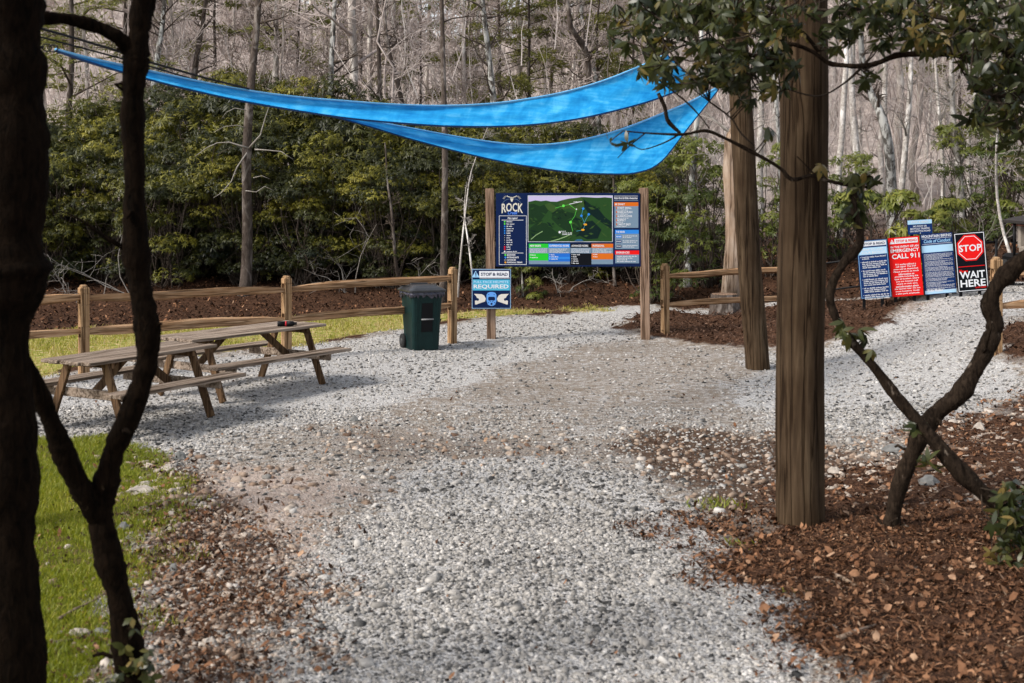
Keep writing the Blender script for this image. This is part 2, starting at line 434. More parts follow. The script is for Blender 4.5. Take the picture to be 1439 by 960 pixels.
# ---------------------------------------------------------------- loose stuff on the ground
def sample(n, y0, y1, side=.47, xoff=0):
    Y = np.sqrt(rng.uniform(y0*y0, y1*y1, n)); X = rng.uniform(-side, side, n)*Y
    return X, Y
def stones(X, Y, sz, flat=(.35,.8), sink=.25):
    n = len(X)
    base = np.array([(i,j,k) for i in (-1,1) for j in (-1,1) for k in (-1,1)], float)*.5
    f = np.array([(0,1,3,2),(4,6,7,5),(0,4,5,1),(2,3,7,6),(0,2,6,4),(1,5,7,3)])
    v = base[None]*np.ones((n,1,1))
    top = (base[:,2] > 0)
    v[:, top, :2] *= rng.uniform(.35, .85, (n,1,1))
    v += rng.uniform(-.16, .16, v.shape)
    v[:,:,0] *= (sz*rng.uniform(.8,1.5,n))[:,None]; v[:,:,1] *= (sz*rng.uniform(.6,1.1,n))[:,None]
    hz = sz*rng.uniform(flat[0], flat[1], n); v[:,:,2] *= hz[:,None]
    a = rng.uniform(0, 2*np.pi, n); c, s = np.cos(a)[:,None], np.sin(a)[:,None]
    x = v[:,:,0]*c-v[:,:,1]*s; y = v[:,:,0]*s+v[:,:,1]*c
    tl = rng.normal(0, .25, (n,2))
    z = v[:,:,2]+x*tl[:,:1]+y*tl[:,1:]
    v = np.stack([x+X[:,None], y+Y[:,None], z+(hgt(X,Y)+hz*(.5-sink))[:,None]], 2)
    Fa = (f[None]+(np.arange(n)*8)[:,None,None]).reshape(-1,4)
    return v.reshape(-1,3), Fa
def scatter(specs, keep):
    Xs, Ys, Ss = [], [], []
    for (n, y0, y1, s0, s1) in specs:
        X, Y = sample(n, y0, y1)
        s = s0+(s1-s0)*rng.uniform(0, 1, n)**2.2
        z = zones(X, Y); p = keep(z, X, Y)
        k = rng.uniform(0, 1, n) < p
        Xs.append(X[k]); Ys.append(Y[k]); Ss.append(s[k])
    return np.concatenate(Xs), np.concatenate(Ys), np.concatenate(Ss)
def veg(z): return np.maximum.reduce([z['grass'], z['verge'], z['mulch'], z['litter_r']])
def keep_g(z, X, Y):
    clump = .55+.45*np.sin(2.3*X+1.1*Y+np.sin(1.7*Y))*np.sin(1.9*Y-1.3*X)
    return np.clip(z['fresh']*(.75+.25*clump)+(.10+.40*clump)*(1-z['fresh'])*z['lot'], 0, 1)*z['lot']*(1-veg(z))*(1-.75*z['pink'])*(1-.5*z['dirt'])*(1-.5*z['litter_l'])
X, Y, S = scatter([(125000,5.6,10,.005,.032),(85000,10,15,.008,.040),(52000,15,26,.013,.046),(2500,5.6,14,.03,.075)], keep_g)
v, f = stones(X, Y, S, (.3,.6), .3)
tn = np.clip(rng.normal(.62, .2, len(X)), 0, 1); lf = np.sin(.9*X+.7*np.sin(1.3*Y))*np.sin(1.1*Y-.5*X)+.6*np.sin(2.9*X-1.7*Y)*np.sin(2.1*X+3.1*Y); tn = np.clip(tn+.11*lf, 0, 1); tn = np.where(rng.uniform(0,1,len(X)) < .17-.05*lf, rng.uniform(0,.25,len(X)), tn)
tag(np_mesh('gravel', v, f, M['stone'], np.repeat(tn, 6)), 'loose grey crushed stone strewn over the lot and paths', 'gravel', kind='stuff')
def keep_t(z, X, Y):
    return np.clip(1.0*z['litter_l']+1.0*z['rocky']+.16*z['pink']+.30*z['dirt']+.03*z['litter_r']+.02*z['grass']+.10*z['verge']+.04*z['mulch'], 0, 1)
X, Y, S = scatter([(34000,5.6,10,.008,.06),(30000,10,16,.012,.08),(4000,16,26,.02,.05)], keep_t)
v, f = stones(X, Y, S, (.3,.55), .3)
tn = np.clip(rng.normal(.5, .27, len(X)), 0, 1)
tag(np_mesh('pebbles', v, f, M['stone_tan'], np.repeat(tn, 6)), 'tan and pale broken stones lying among leaves beside the gravel', 'pebbles', kind='stuff')

def flakes(X, Y, L, Wd, tilt=.5, lift=.012, curl=.3, base=None):
    """curled leaf or chip: 2 quads each"""
    n = len(X)
    a = rng.uniform(0, 2*np.pi, n)
    d = np.stack([np.cos(a), np.sin(a), rng.normal(0, tilt, n)], 1)
    w = np.stack([-np.sin(a), np.cos(a), rng.normal(0, tilt, n)], 1)
    up = np.cross(d, w); up /= np.linalg.norm(up, axis=1)[:,None]
    c = np.stack([X, Y, hgt(X, Y)+rng.uniform(.2,1,n)*lift+.004], 1)
    if base is not None: c[:,2] += base
    L = L[:,None]; Wd = Wd[:,None]; cu = (rng.uniform(-curl, curl, n)[:,None])*L
    p = [c-d*L/2, c-d*L*.1+w*Wd/2+up*cu*.5, c-d*L*.1-w*Wd/2+up*cu*.5, c+d*L*.25+w*Wd*.35+up*cu, c+d*L*.25-w*Wd*.4+up*cu*.7, c+d*L/2-up*cu*.3]
    v = np.stack(p, 1).reshape(-1,3); b = (np.arange(n)*6)[:,None]
    f = np.concatenate([b+np.array([[0,2,1]]), b+np.array([[1,2,4]]), b+np.array([[1,4,3]]), b+np.array([[3,4,5]])], 0)
    order = np.concatenate([np.arange(n)]*4)
    return v, f, order
def keep_l(z, X, Y):
    return np.clip(z['litter_r']*(1-.45*z['rocky'])+.36*z['litter_l']+.05*z['dirt']+.03*z['pink']+.035*z['grass']+.004, 0, 1)
X, Y, S = scatter([(150000,5.6,10,.010,.052),(70000,10,17,.02,.06)], keep_l)
v, f, od = flakes(X, Y, S, S*rng.uniform(.3,.65,len(X)), .55, .035)
tn = np.clip(rng.beta(1.3, 1.9, len(X)), 0, 1)
tag(np_mesh('leaf_litter', v, f, M['litter'], tn[od]), 'rust brown fallen leaves covering the ground under the trees', 'leaf litter', kind='stuff')
X, Y, S = scatter([(7000,5.6,10,.035,.085),(5000,10,17,.04,.09)], lambda z, X, Y: np.clip(z['litter_r']*.7+.12*z['litter_l'], 0, 1))
v, f, od = flakes(X, Y, S, S*rng.uniform(.45,.75,len(X)), .5, .05, .35)
tag(np_mesh('oak_leaves', v, f, M['litter'], rng.uniform(.4,.93,len(X))[od]), 'larger curled tan leaves scattered on top of the brown litter', 'leaf litter', kind='stuff')
# needles and straw
X, Y, S = scatter([(80000,5.6,10,.04,.12),(26000,10,16,.06,.14)], lambda z, X, Y: np.clip(z['litter_r']*.9+.18*z['litter_l'], 0, 1))
v, f, od = flakes(X, Y, S, np.full(len(X), .0035), .25, .04, .12)
tn = np.clip(rng.beta(3, 2.2, len(X)), 0, 1)
tag(np_mesh('pine_straw', v, f, M['litter'], tn[od]), 'thin brown pine needles lying over the leaf litter', 'pine straw', kind='stuff')
X, Y, S = scatter([(60000,15,26,.03,.10)], lambda z, X, Y: np.clip(z['mulch'], 0, 1))
v, f, od = flakes(X, Y, S, S*.35, .5, .05, .1, base=.06*1.0)
tn = np.clip(rng.beta(2, 2.4, len(X)), 0, 1)
tag(np_mesh('mulch', v, f, M['mulch'], tn[od]), 'dark red-brown shredded bark mulch in the bed behind the rail fence', 'mulch', kind='stuff')
# litter on the bank behind the verge
X, Y = sample(52000, 23, 38, .5)
z = zones(X, Y); k = (z['verge'] < .4) & (z['mulch'] < .3) & (z['fresh'] < .3) & (z['lot'] < .3); X = X[k]; Y = Y[k]
S = rng.uniform(.03, .09, len(X))
v, f, od = flakes(X, Y, S, S*.5, .5, .05)
tn = np.clip(rng.beta(1.1, 2.4, len(X)), 0, 1)
tag(np_mesh('bank_litter', v, f, M['litter'], tn[od]), 'brown leaf litter on the bank below the rhododendron thicket', 'leaf litter', kind='stuff')

def blades(X, Y, h, w, lean=.5):
    n = len(X); a = rng.uniform(0, 2*np.pi, n); la = rng.uniform(0, 2*np.pi, n)
    dx = np.stack([np.cos(a), np.sin(a), np.zeros(n)], 1)*(w/2)[:,None]
    ln = np.stack([np.cos(la), np.sin(la), np.zeros(n)], 1)*(h*rng.uniform(.1, lean, n))[:,None]
    b = np.stack([X, Y, hgt(X, Y)-.003], 1); up = np.array([0,0,1.])
    m = b+up*(h*.55)[:,None]+ln*.35; tp = b+up*h[:,None]*.92+ln
    v = np.stack([b-dx, b+dx, m+dx*.8, m-dx*.8, tp], 1).reshape(-1,3)
    q = (np.arange(n)*5)[:,None]
    f = np.concatenate([q+np.array([[0,1,2]]), q+np.array([[0,2,3]]), q+np.array([[3,2,4]])], 0)
    return v, f, np.concatenate([np.arange(n)]*3)
n = 210000
Y = np.sqrt(rng.uniform(5.6**2, 13.6**2, n)); X = rng.uniform(-.48, -.12, n)*Y
z = zones(X, Y); k = rng.uniform(0,1,n) < z['grass']*(.25+.75*(np.sin(3*X+2*Y)*np.sin(2.3*Y-X)+.3*np.sin(9*X)*np.sin(8*Y) > -.35)); X = X[k]; Y = Y[k]
h = rng.uniform(.025, .065, len(X)); v, f, od = blades(X, Y, h, np.full(len(X), .006), .9)
tn = np.clip(rng.normal(.45, .2, len(X))+.12*np.sin(2.2*X)*np.sin(1.7*Y), 0, 1)
tag(np_mesh('grass', v, f, M['grass'], tn[od]), 'short bright green grass at the lower left beside the gravel', 'grass', kind='stuff')
n = 130000
Y = np.sqrt(rng.uniform(15**2, 28.5**2, n)); X = rng.uniform(-.46, .10, n)*Y
z = zones(X, Y); cl = np.sin(1.9*X+np.sin(Y))*np.sin(1.3*Y+.6*X)
k = (rng.uniform(0,1,n) < z['verge']*(.22+.5*(cl > -.1))); X = X[k]; Y = Y[k]; cl = cl[k]
h = rng.uniform(.03, .10, len(X)); v, f, od = blades(X, Y, h, np.full(len(X), .013), 1.0)
tn = np.clip(rng.normal(.52, .24, len(X))-.28*cl, 0, 1)
tag(np_mesh('verge_grass', v, f, M['drygrass'], tn[od]), 'patchy green and straw coloured grass behind the left rail fence', 'grass', kind='stuff')

# bigger stones, sticks
def boulder(px, py, w, hgh, label, cat='stone', mat='boulder', group=None):
    w *= .78; hgh *= .8
    p = GZ(px, py); m = MB(); n = 9
    pr = random.Random(px*7+py); rings = []
    for k, (zz, rr) in enumerate([(-.25,.8),(.2,1.0),(.62,.78),(.95,.35)]):
        for j in range(n):
            a = 2*math.pi*j/n; q = rr*(1+pr.uniform(-.2,.2))
            m.v.append((math.cos(a)*q*w/2, math.sin(a)*q*w*.36, zz*hgh*(1+pr.uniform(-.18,.18))))
    for k in range(3):
        for j in range(n): m.f.append((k*n+j, k*n+(j+1)%n, (k+1)*n+(j+1)%n, (k+1)*n+j)); m.m.append(0)
    m.f.append(tuple(3*n+j for j in range(n))); m.m.append(0)
    o = m.build('stone', M[mat]); o.location = p; o.rotation_euler = (0,0,pr.uniform(-.5,.5))
    tag(o, label, cat, group); return o
boulder(200,692,.32,.07,'long flat tan stone at the edge of the green grass')
boulder(238,660,.22,.06,'flat pale stone just below the near picnic table')
boulder(252,646,.15,.10,'small upright grey stone on the gravel edge near the picnic table', mat='greystone')
boulder(285,712,.10,.05,'round pale stone among brown leaves left of the pink dirt')
boulder(242,727,.12,.06,'light grey stone at the corner of the grass patch')
boulder(174,745,.13,.07,'grey stone half sunk in the grass beside the forked stem', mat='greystone')
boulder(112,893,.20,.05,'white flat rock lying in the grass at lower left')
boulder(142,892,.15,.05,'grey flat rock touching the white rock in the grass', mat='greystone')
boulder(244,803,.10,.06,'dark grey stone on the leaf strip left of the path', mat='greystone')
boulder(294,907,.12,.05,'pale stone on brown leaves at the bottom left of the path')
boulder(205,683,.20,.05,'grey slab stone above the long tan stone')
boulder(498,592,.13,.07,'lone grey stone on the open gravel right of the near table', mat='greystone')
boulder(1305,682,.26,.10,'dark angular rock under the crossing stems', mat='greystone')
boulder(1260,636,.34,.10,'dark rock at the edge of the right gravel path', mat='greystone')
boulder(1172,665,.17,.07,'white stone close to the foot of the thick wooden pole')
boulder(1376,605,.16,.10,'pale boulder at the edge of the gravel in front of the leaf bank')
def stick(pts, r, label, mat='deadwood', cat='stick'):
    q = [GZ(px, py)+Vector((0,0,r+.01)) for px, py in pts]
    base = q[0].copy(); m = MB(); m.tube([a-base for a in q], [r*(1-.5*i/(len(q)-1)) for i in range(len(q))], 5, rough=.15)
    o = m.build('stick', M[mat], smooth=True); o.location = base; tag(o, label, cat)
stick([(82,876),(105,862),(130,850),(147,839)], .012, 'pale yellow-green stalk lying diagonally in the grass', 'deadwood')
stick([(78,908),(110,903),(128,892)], .011, 'dark curved stick beside the flat rocks in the grass', 'twig')
stick([(1145,818),(1178,826),(1190,832)], .016, 'short split pale stick on the leaf litter')
stick([(1170,815),(1185,820),(1203,830)], .020, 'thicker pale splinter of wood on the leaf litter')
stick([(1178,905),(1205,893),(1232,885)], .018, 'tan curled bark strip near the bottom right')
stick([(1190,816),(1230,822),(1285,826),(1300,820)], .010, 'long thin grey stick across the brown leaves', 'twig')
stick([(1090,792),(1120,790),(1160,788)], .010, 'grey stick lying right of the foot of the thick pole', 'twig')
stick([(1290,668),(1310,664),(1322,660)], .014, 'short dark stick behind the crossing stems', 'twig')
# ---------------------------------------------------------------- leaves
def leaf_mesh(Cn, Dr, Up, L, Wd, droop=.25, rows=3):
    """Cn base (n,3), Dr direction, Up normal"""
    n = len(Cn); Dr = Dr/np.linalg.norm(Dr, axis=1)[:,None]
    S = np.cross(Dr, Up); S /= (np.linalg.norm(S, axis=1)[:,None]+1e-9); N = np.cross(S, Dr)
    L = L[:,None]; Wd = Wd[:,None]
    if rows == 3: prof = [(0,.12),(.35,.95),(.7,.8),(1,.08)]
    elif rows == 2: prof = [(0,.15),(.5,1),(1,.1)]
    else: prof = [(0,.6),(1,.6)]
    vs = []
    for (t, w) in prof:
        c = Cn+Dr*L*t-N*L*droop*t*t
        vs += [c+S*Wd*w/2, c-S*Wd*w/2]
    k = len(vs); v = np.stack(vs, 1).reshape(-1,3); b = (np.arange(n)*k)[:,None]
    f = np.concatenate([b+np.array([[2*i,2*i+1,2*i+3,2*i+2]]) for i in range(len(prof)-1)], 0)
    return v, f, np.concatenate([np.arange(n)]*(len(prof)-1))
def whorls(c, ax, nl, L, Wd, elev=(-.45,.35), rows=2, tone=None, r=None, drp=.12):
    r = r or rng
    n = len(c); ax = ax/np.linalg.norm(ax, axis=1)[:,None]
    ref = np.where(np.abs(ax[:,2:]) > .9, np.array([[1.,0,0]]), np.array([[0,0,1.]]))
    u = np.cross(ax, ref); u /= np.linalg.norm(u, axis=1)[:,None]; w = np.cross(ax, u)
    ph = r.uniform(0, 6.28, n)
    Cs, Ds, Us, Ls, Ts = [], [], [], [], []
    for k in range(nl):
        a = ph+k*2*np.pi/nl+r.normal(0,.25,n); e = r.uniform(elev[0], elev[1], n)
        rad = u*np.cos(a)[:,None]+w*np.sin(a)[:,None]
        d = rad*np.cos(e)[:,None]+ax*np.sin(e)[:,None]; d[:,2] -= drp
        Cs.append(c); Ds.append(d); Us.append(ax+rad*.05); Ls.append(L*r.uniform(.75,1.2,n))
        if tone is not None: Ts.append(np.clip(tone+r.normal(0,.10,n),0,1))
    L = np.concatenate(Ls); Wd = L*Wd
    v, f, od = leaf_mesh(np.concatenate(Cs), np.concatenate(Ds), np.concatenate(Us), L, Wd, .3, rows)
    return v, f, (np.concatenate(Ts)[od] if tone is not None else None)

# ---------------------------------------------------------------- rhododendron thicket
def make_shrub(seed, h, w, label, group, nclump=34, nw=1500, leafL=.115, mat='rhodo', cat='shrub', name='rhododendron', tshift=0):
    r = np.random.default_rng(seed); random.seed(seed)
    root = thing(name, (0,0,0), label, cat, group)
    cs = []; rad = []
    for i in range(nclump):
        a = r.uniform(0, 6.28); q = r.uniform(0,1)**.5; zz = r.uniform(.10, .95)
        wd = w/2*(1-.35*max(0, zz-.55)/.45)*(.85 if zz < .2 else 1)
        cs.append((math.cos(a)*q*wd, math.sin(a)*q*wd*.75, zz*h-.15)); rad.append(r.uniform(.32, .62)*w/3.6)
    cs = np.array(cs); rad = np.array(rad)
    k = r.integers(0, nclump, nw)
    d = r.normal(0, 1, (nw,3)); d[:,2] = np.abs(d[:,2])*.8-.15; d /= np.linalg.norm(d, axis=1)[:,None]
    c = cs[k]+d*(rad[k]*r.uniform(.75,1.08,nw))[:,None]*np.array([1.25,1.1,.75])
    ok = c[:,2] > .15; c = c[ok]; d = d[ok]; k = k[ok]
    ax = d*.7+np.array([0,0,.6])
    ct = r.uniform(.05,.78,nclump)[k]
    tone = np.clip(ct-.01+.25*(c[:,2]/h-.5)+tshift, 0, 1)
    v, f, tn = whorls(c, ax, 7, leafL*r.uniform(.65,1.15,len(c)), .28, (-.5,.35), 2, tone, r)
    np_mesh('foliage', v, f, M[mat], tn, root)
    m = MB()
    for i in range(nclump):
        b = Vector((r.uniform(-.25,.25)*w*.6, r.uniform(-.2,.2)*w*.5, -.15)); e = Vector(cs[i])
        pts = [b]; 
        for s in (.3,.6,.85,1):
            q = b.lerp(e, s)+Vector((r.normal(0,.10), r.normal(0,.10), r.normal(0,.08)+.12*math.sin(s*3)))
            q.x += (e.x-b.x)*.2*math.sin(s*3.1); pts.append(q)
        r0 = r.uniform(.014,.032); m.tube(pts, [r0, r0*.85, r0*.65, r0*.45, r0*.2], 5, cap=False, rough=.1)
        for j in range(4):
            s = random.uniform(.35,.95); q = b.lerp(e, s); dd = Vector((r.normal(0,1), r.normal(0,1), r.normal(.2,.7))).normalized()*random.uniform(.3,.7)
            m.tube([q, q+dd*.5+Vector((0,0,.05)), q+dd], [.009,.006,.003], 3, cap=False)
    m.build('stems', M['twig'], root, smooth=True)
    return root
LBL_R = 'dark evergreen rhododendron, one of many merging into the thicket behind the fence'
protos = [make_shrub(21+i, h, w, LBL_R, 'rhododendrons in the dense thicket', nc, nw) for i, (h, w, nc, nw) in enumerate([(4.6,4.0,50,3000),(4.0,3.6,44,2700),(3.2,3.4,38,2100),(5.0,3.6,52,3100)])]
spots = []
ry = random.Random(5)
# front row, second row, third row (pixel column of the foot, depth, top row in the photo)
def top_row(px):
    xs = [-150,0,60,100,180,230,330,400,470,520,600,700,800,900,960]
    ys = [120,130,140,135,120,98,90,75,92,112,132,148,152,170,190]
    return float(np.interp(px, xs, ys))
for row, (Y0, step, dtop) in enumerate([(29.4,100,130),(30.8,88,62),(32.6,88,24),(34.8,80,-4)]):
    px = -190+row*30
    while px < 985:
        Y = Y0+ry.uniform(-.5,.5); x = (px-CX)/F*Y; z = float(hgt(x, Y))
        ht = (HY-(top_row(px)+dtop+ry.uniform(-14,26)))/F*Y+H-z
        spots.append((x, Y, z, ht)); px += step*ry.uniform(.8,1.2)
used = set()
for i, (x, Y, z, ht) in enumerate(spots):
    k = ry.randrange(4); base = (4.6,4.0,3.2,5.0)[k]; sc = max(.6, min(1.45, ht/base))
    if k not in used:
        used.add(k); o = protos[k]; o.location = (x,Y,z); o.rotation_euler = (0,0,ry.uniform(-.6,.6)); o.scale = (sc,)*3
    else: dup(protos[k], (x,Y,z), ry.uniform(0,6.2), None, sc)
# low shrubs at the foot of the thicket and to the right
yp = make_shrub(41, 1.9, 1.9, 'bright yellow-green bush right of the thick pole, above the blue load sign', 'x', 16, 420, .15, 'yellow_leaf', 'bush', 'leafy_bush')
del yp['group']
def put(o, px, Y, rz=0, sc=1):
    x = (px-CX)/F*Y; o.location = (x, Y, float(hgt(x, Y))-.05); o.rotation_euler = (0,0,rz); o.scale = (sc,)*3; return o
put(yp, 1235, 27, .5, 1.15)
def bcopy(src, px, Y, rz, sc, label, group=None):
    o = dup(src, (0,0,0), rz, label, sc); 
    if 'group' in o: del o['group']
    if group: o['group'] = group
    return put(o, px, Y, rz, sc)
gp = make_shrub(43, 3.6, 2.6, 'tall loose green shrub directly behind the right end of the trail map board', 'x', 30, 900, .12, 'yellow_leaf', 'bush', 'leafy_bush', -.22)
del gp['group']; put(gp, 925, 27.5, .3, .8)
bcopy(gp, 995, 29, 1.2, 1.02, 'tall green shrub left of the bleached dead trunk')
bcopy(gp, 1100, 28.5, 2.2, .9, 'green shrub seen between the slim leaning pole and the thick pole')
bcopy(gp, 1178, 29, 4.0, .75, 'green shrub just right of the thick pole behind the mulch bed')
bcopy(gp, 1420, 33, 5.0, 1.25, 'tall loose green shrub at the right edge above the cart roof')
bcopy(yp, 1300, 29, 3.5, .7, 'small yellow-green bush behind the small blue traffic sign')
bcopy(yp, 1340, 30, 1.5, .8, 'small yellow-green bush behind the stop sign')
bcopy(gp, 1370, 34, .5, .95, 'pale green shrub among the birches right of the stop sign')
bcopy(gp, 870, 31, 2.5, .95, 'green shrub at the right end of the thicket behind the map board')
bcopy(yp, 735, 27.8, .5, .5, 'low light green bush under the left half of the map board')

# ---------------------------------------------------------------- trees
def crown(m, p, d, L, r, lvl, maxl, rr, n=4, curve=.25, minr=.004, spread=.8, up=.12):
    pts = [p]; rs = [r]; seg = 4 if lvl < 2 else 3; q = p.copy(); dd = d.normalized()
    for i in range(seg):
        dd = (dd+Vector((rr.gauss(0,curve), rr.gauss(0,curve), rr.gauss(0,curve)+up))).normalized()
        q = q+dd*(L/seg); pts.append(q.copy()); rs.append(max(minr, r*(1-.8*(i+1)/seg)))
    m.tube(pts, rs, max(3, n-lvl), cap=False)
    if lvl < maxl:
        nb = rr.randint(3, 5) if lvl < maxl-1 else rr.randint(2,4)
        for k in range(nb):
            s = rr.uniform(.25, 1); idx = min(seg, int(s*seg)+0); pp = pts[idx]
            side = Vector((rr.gauss(0,1), rr.gauss(0,1), rr.gauss(.1,.6))).normalized()
            crown(m, pp, (dd*(1-spread*.5)+side*spread), L*rr.uniform(.4,.62), rs[idx]*.6, lvl+1, maxl, rr, n, curve, minr, spread, up)
def make_tree(name, seed, h, r0, label, cat, group, tm, bm, first=.25, nb=22, maxl=2, bl=.22, lean=.02, minr=.006, wav=.05, droop=.12, pts=None, sides=9):
    rr = random.Random(seed)
    root = thing(name, (0,0,0), label, cat, group)
    if pts is None:
        pts = [Vector((0,0,-.3))]; a = rr.uniform(0,6.28); n = 12
        for i in range(1, n+1):
            z = h*i/n
            pts.append(Vector((math.cos(a)*lean*z+rr.gauss(0,wav), math.sin(a)*lean*z+rr.gauss(0,wav), z)))
    n = len(pts)-1
    rs = [r0*(1.35 if i == 0 else 1)*(1-.72*i/n) for i in range(n+1)]
    m = MB(); m.tube(pts, rs, sides, rough=.05); m.build('trunk', M[tm], root, smooth=True)
    m = MB()
    for k in range(nb):
        s = first+(1-first)*rr.uniform(0,1)**.9; i = min(n-1, int(s*n)); f = s*n-i; p = pts[i].lerp(pts[i+1], f)
        a = rr.uniform(0,6.28); el = rr.uniform(.1,.9)
        d = Vector((math.cos(a)*math.cos(el), math.sin(a)*math.cos(el), math.sin(el)))
        crown(m, p, d, h*bl*(1-.55*s)*rr.uniform(.6,1.2), rs[i]*.42, 0, maxl, rr, 6, .22, minr, .9, droop)
    m.build('crown', M[bm], root, smooth=True)
    return root
GL = 'bare grey-brown tree, one of the many filling the wooded hillside'
GLP = 'pale straight bare trunk among the birches on the right hillside'
GLT = 'slim bare grey sapling in the hillside undergrowth'
GRP = 'bare trees on the wooded hillside'
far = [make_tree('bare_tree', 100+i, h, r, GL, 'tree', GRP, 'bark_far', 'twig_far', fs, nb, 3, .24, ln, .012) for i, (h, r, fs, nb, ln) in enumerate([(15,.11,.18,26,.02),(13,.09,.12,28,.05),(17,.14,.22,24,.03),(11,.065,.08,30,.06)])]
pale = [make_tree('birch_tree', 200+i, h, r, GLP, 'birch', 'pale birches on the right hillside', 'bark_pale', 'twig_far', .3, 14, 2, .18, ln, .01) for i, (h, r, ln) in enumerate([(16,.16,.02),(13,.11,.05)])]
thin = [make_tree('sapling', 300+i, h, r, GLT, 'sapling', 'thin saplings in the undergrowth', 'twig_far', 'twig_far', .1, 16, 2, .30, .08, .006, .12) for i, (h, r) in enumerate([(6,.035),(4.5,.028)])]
rt = random.Random(77); first = {}
def place(protos_, x, Y, sc):
    k = rt.randrange(len(protos_)); key = (id(protos_), k); z = float(hgt(x, Y))-.05
    if key not in first:
        first[key] = 1; o = protos_[k]; o.location = (x,Y,z); o.rotation_euler = (0,0,rt.uniform(0,6.28)); o.scale = (sc,)*3
    else: o = dup(protos_[k], (x,Y,z), rt.uniform(0,6.28), None, sc)
    return o
def sow(protos_, n, y0, y1, side0, side1, mind, scr=(.8,1.25)):
    pts = []; tries = 0
    while len(pts) < n and tries < 20000:
        tries += 1
        Y = math.sqrt(rt.uniform(y0*y0, y1*y1)); x = rt.uniform(side0, side1)*Y
        if Y > 80 and -.075 < x/Y < .06 and rt.random() < .75: continue
        if all((x-a)**2+(Y-b)**2 > mind*mind for a, b in pts):
            pts.append((x, Y)); place(protos_, x, Y, rt.uniform(*scr))
sow(far, 62, 38, 62, -.46, .46, 2.6)
sow(far, 135, 62, 135, -.47, .47, 3.2)
sow(pale, 46, 32, 95, .17, .48, 2.2, (.7,1.2))
sow(thin, 60, 31, 60, .10, .47, 1.2, (.6,1.3))
sow(thin, 26, 36, 60, -.45, .10, 2.0, (.9,1.7))

def px_tree(name, seed, pxs, Y, width, label, tm='bark_brown', bm='twig', cat='tree', nb=14, first=.3, bl=.12, maxl=2, minr=.006, foot=None, droop=.05, group=None):
    """pxs: (col,row) up the trunk from the foot; width in photo pixels at the foot"""
    p0 = P(pxs[0][0], pxs[0][1], Y); p0.z = float(hgt(p0.x, p0.y))
    pts = [Vector((0,0,-.3))]
    q = [P(a, b, Y)-p0 for a, b in pxs]; q[0] = Vector((0,0,0))
    # densify with a spline
    dense = []
    for i in range(len(q)-1):
        a = q[max(0,i-1)]; b = q[i]; c = q[i+1]; d = q[min(len(q)-1,i+2)]
        for k in range(3):
            s = k/3; dense.append(.5*((2*b)+(c-a)*s+(2*a-5*b+4*c-d)*s*s+(3*b-a-3*c+d)*s**3))
    dense.append(q[-1])
    rr = random.Random(seed)
    for i, v_ in enumerate(dense[1:]): v_.y += .25*math.sin(i*.6+seed)
    pts += dense[1:]
    o = make_tree(name, seed, (q[-1]-q[0]).length, width/F*Y/2, label, cat, group, tm, bm, first, nb, maxl, bl, pts=pts, minr=minr, droop=droop, sides=12)
    o.location = p0; return o
px_tree('pine_tree', 1, [(342,425),(345,330),(349,230),(355,110),(360,0),(368,-200),(375,-420)], 28, 17, 'tall straight trunk with scaly grey-brown bark and broken limbs behind the left fence', nb=12, first=.62)
px_tree('bare_tree', 2, [(621,425),(625,300),(626,200),(622,80),(620,0),(618,-200),(618,-420)], 27, 11, 'slim straight dark trunk crossing behind both blue sails above the bin', nb=10, first=.55)
px_tree('bare_tree', 3, [(704,400),(701,300),(697,180),(688,90),(678,0),(668,-120),(660,-300)], 36, 13, 'lichen spotted trunk leaning left, rising above the left post of the map board', 'bark_lichen', nb=18, first=.3)
px_tree('bare_tree', 4, [(832,380),(833,200),(830,150),(825,75),(802,40),(796,0),(770,-80),(765,-200)], 38, 12, 'crooked dark trunk bending left above the middle of the upper sail', nb=18, first=.35)
px_tree('bare_tree', 5, [(845,380),(842,200),(838,110),(822,60),(815,0),(810,-160)], 40, 10, 'pale grey trunk standing against the crooked dark trunk', 'bark_lichen', nb=12, first=.4)
px_tree('bare_tree', 6, [(534,380),(533,200),(532,80),(531,0),(530,-250)], 37, 9, 'thin upright dark trunk left of a leaning one above the sails', nb=16, first=.3)
px_tree('bare_tree', 7, [(600,380),(575,200),(560,120),(545,60),(538,0),(520,-200)], 38, 9, 'thin dark trunk leaning left next to the upright thin one', nb=12, first=.35)
px_tree('bare_tree', 8, [(462,380),(465,200),(467,100),(470,0),(474,-200)], 37, 13, 'mossy grey trunk rising above the thicket left of centre', 'bark_lichen', nb=14, first=.35)
px_tree('bare_tree', 9, [(265,380),(272,180),(278,80),(286,0),(300,-200)], 38, 12, 'upright brown trunk above the thicket right of the forked stem', nb=18, first=.3)
px_tree('bare_tree', 10, [(222,380),(215,200),(220,80),(228,0),(238,-200)], 37, 13, 'knotty brown trunk directly right of the dark forked stem', 'bark_lichen', nb=16, first=.35)
px_tree('bare_tree', 11, [(385,380),(383,180),(386,90),(388,0),(392,-200)], 42, 13, 'pale grey trunk right of the scaly pine trunk', 'bark_far', nb=16, first=.3)
px_tree('bare_tree', 12, [(965,420),(968,330),(975,240),(978,160),(985,60),(990,-100)], 29, 12, 'slender dark lichen speckled trunk right of the map board', 'bark_lichen', nb=14, first=.25, bm='twig_pale')
px_tree('bare_tree', 13, [(1262,400),(1258,310),(1250,230),(1236,165),(1225,128),(1212,60),(1205,-60)], 33, 19, 'curving lichen white trunk leaning left above the load sign', 'bark_lichen', nb=18, first=.35)
px_tree('birch_tree', 14, [(1262,400),(1265,300),(1270,190),(1280,90),(1286,0),(1290,-150)], 35, 11, 'pale birch leaning right beside the curving lichen trunk', 'bark_pale', 'twig_pale', 'birch', nb=12)
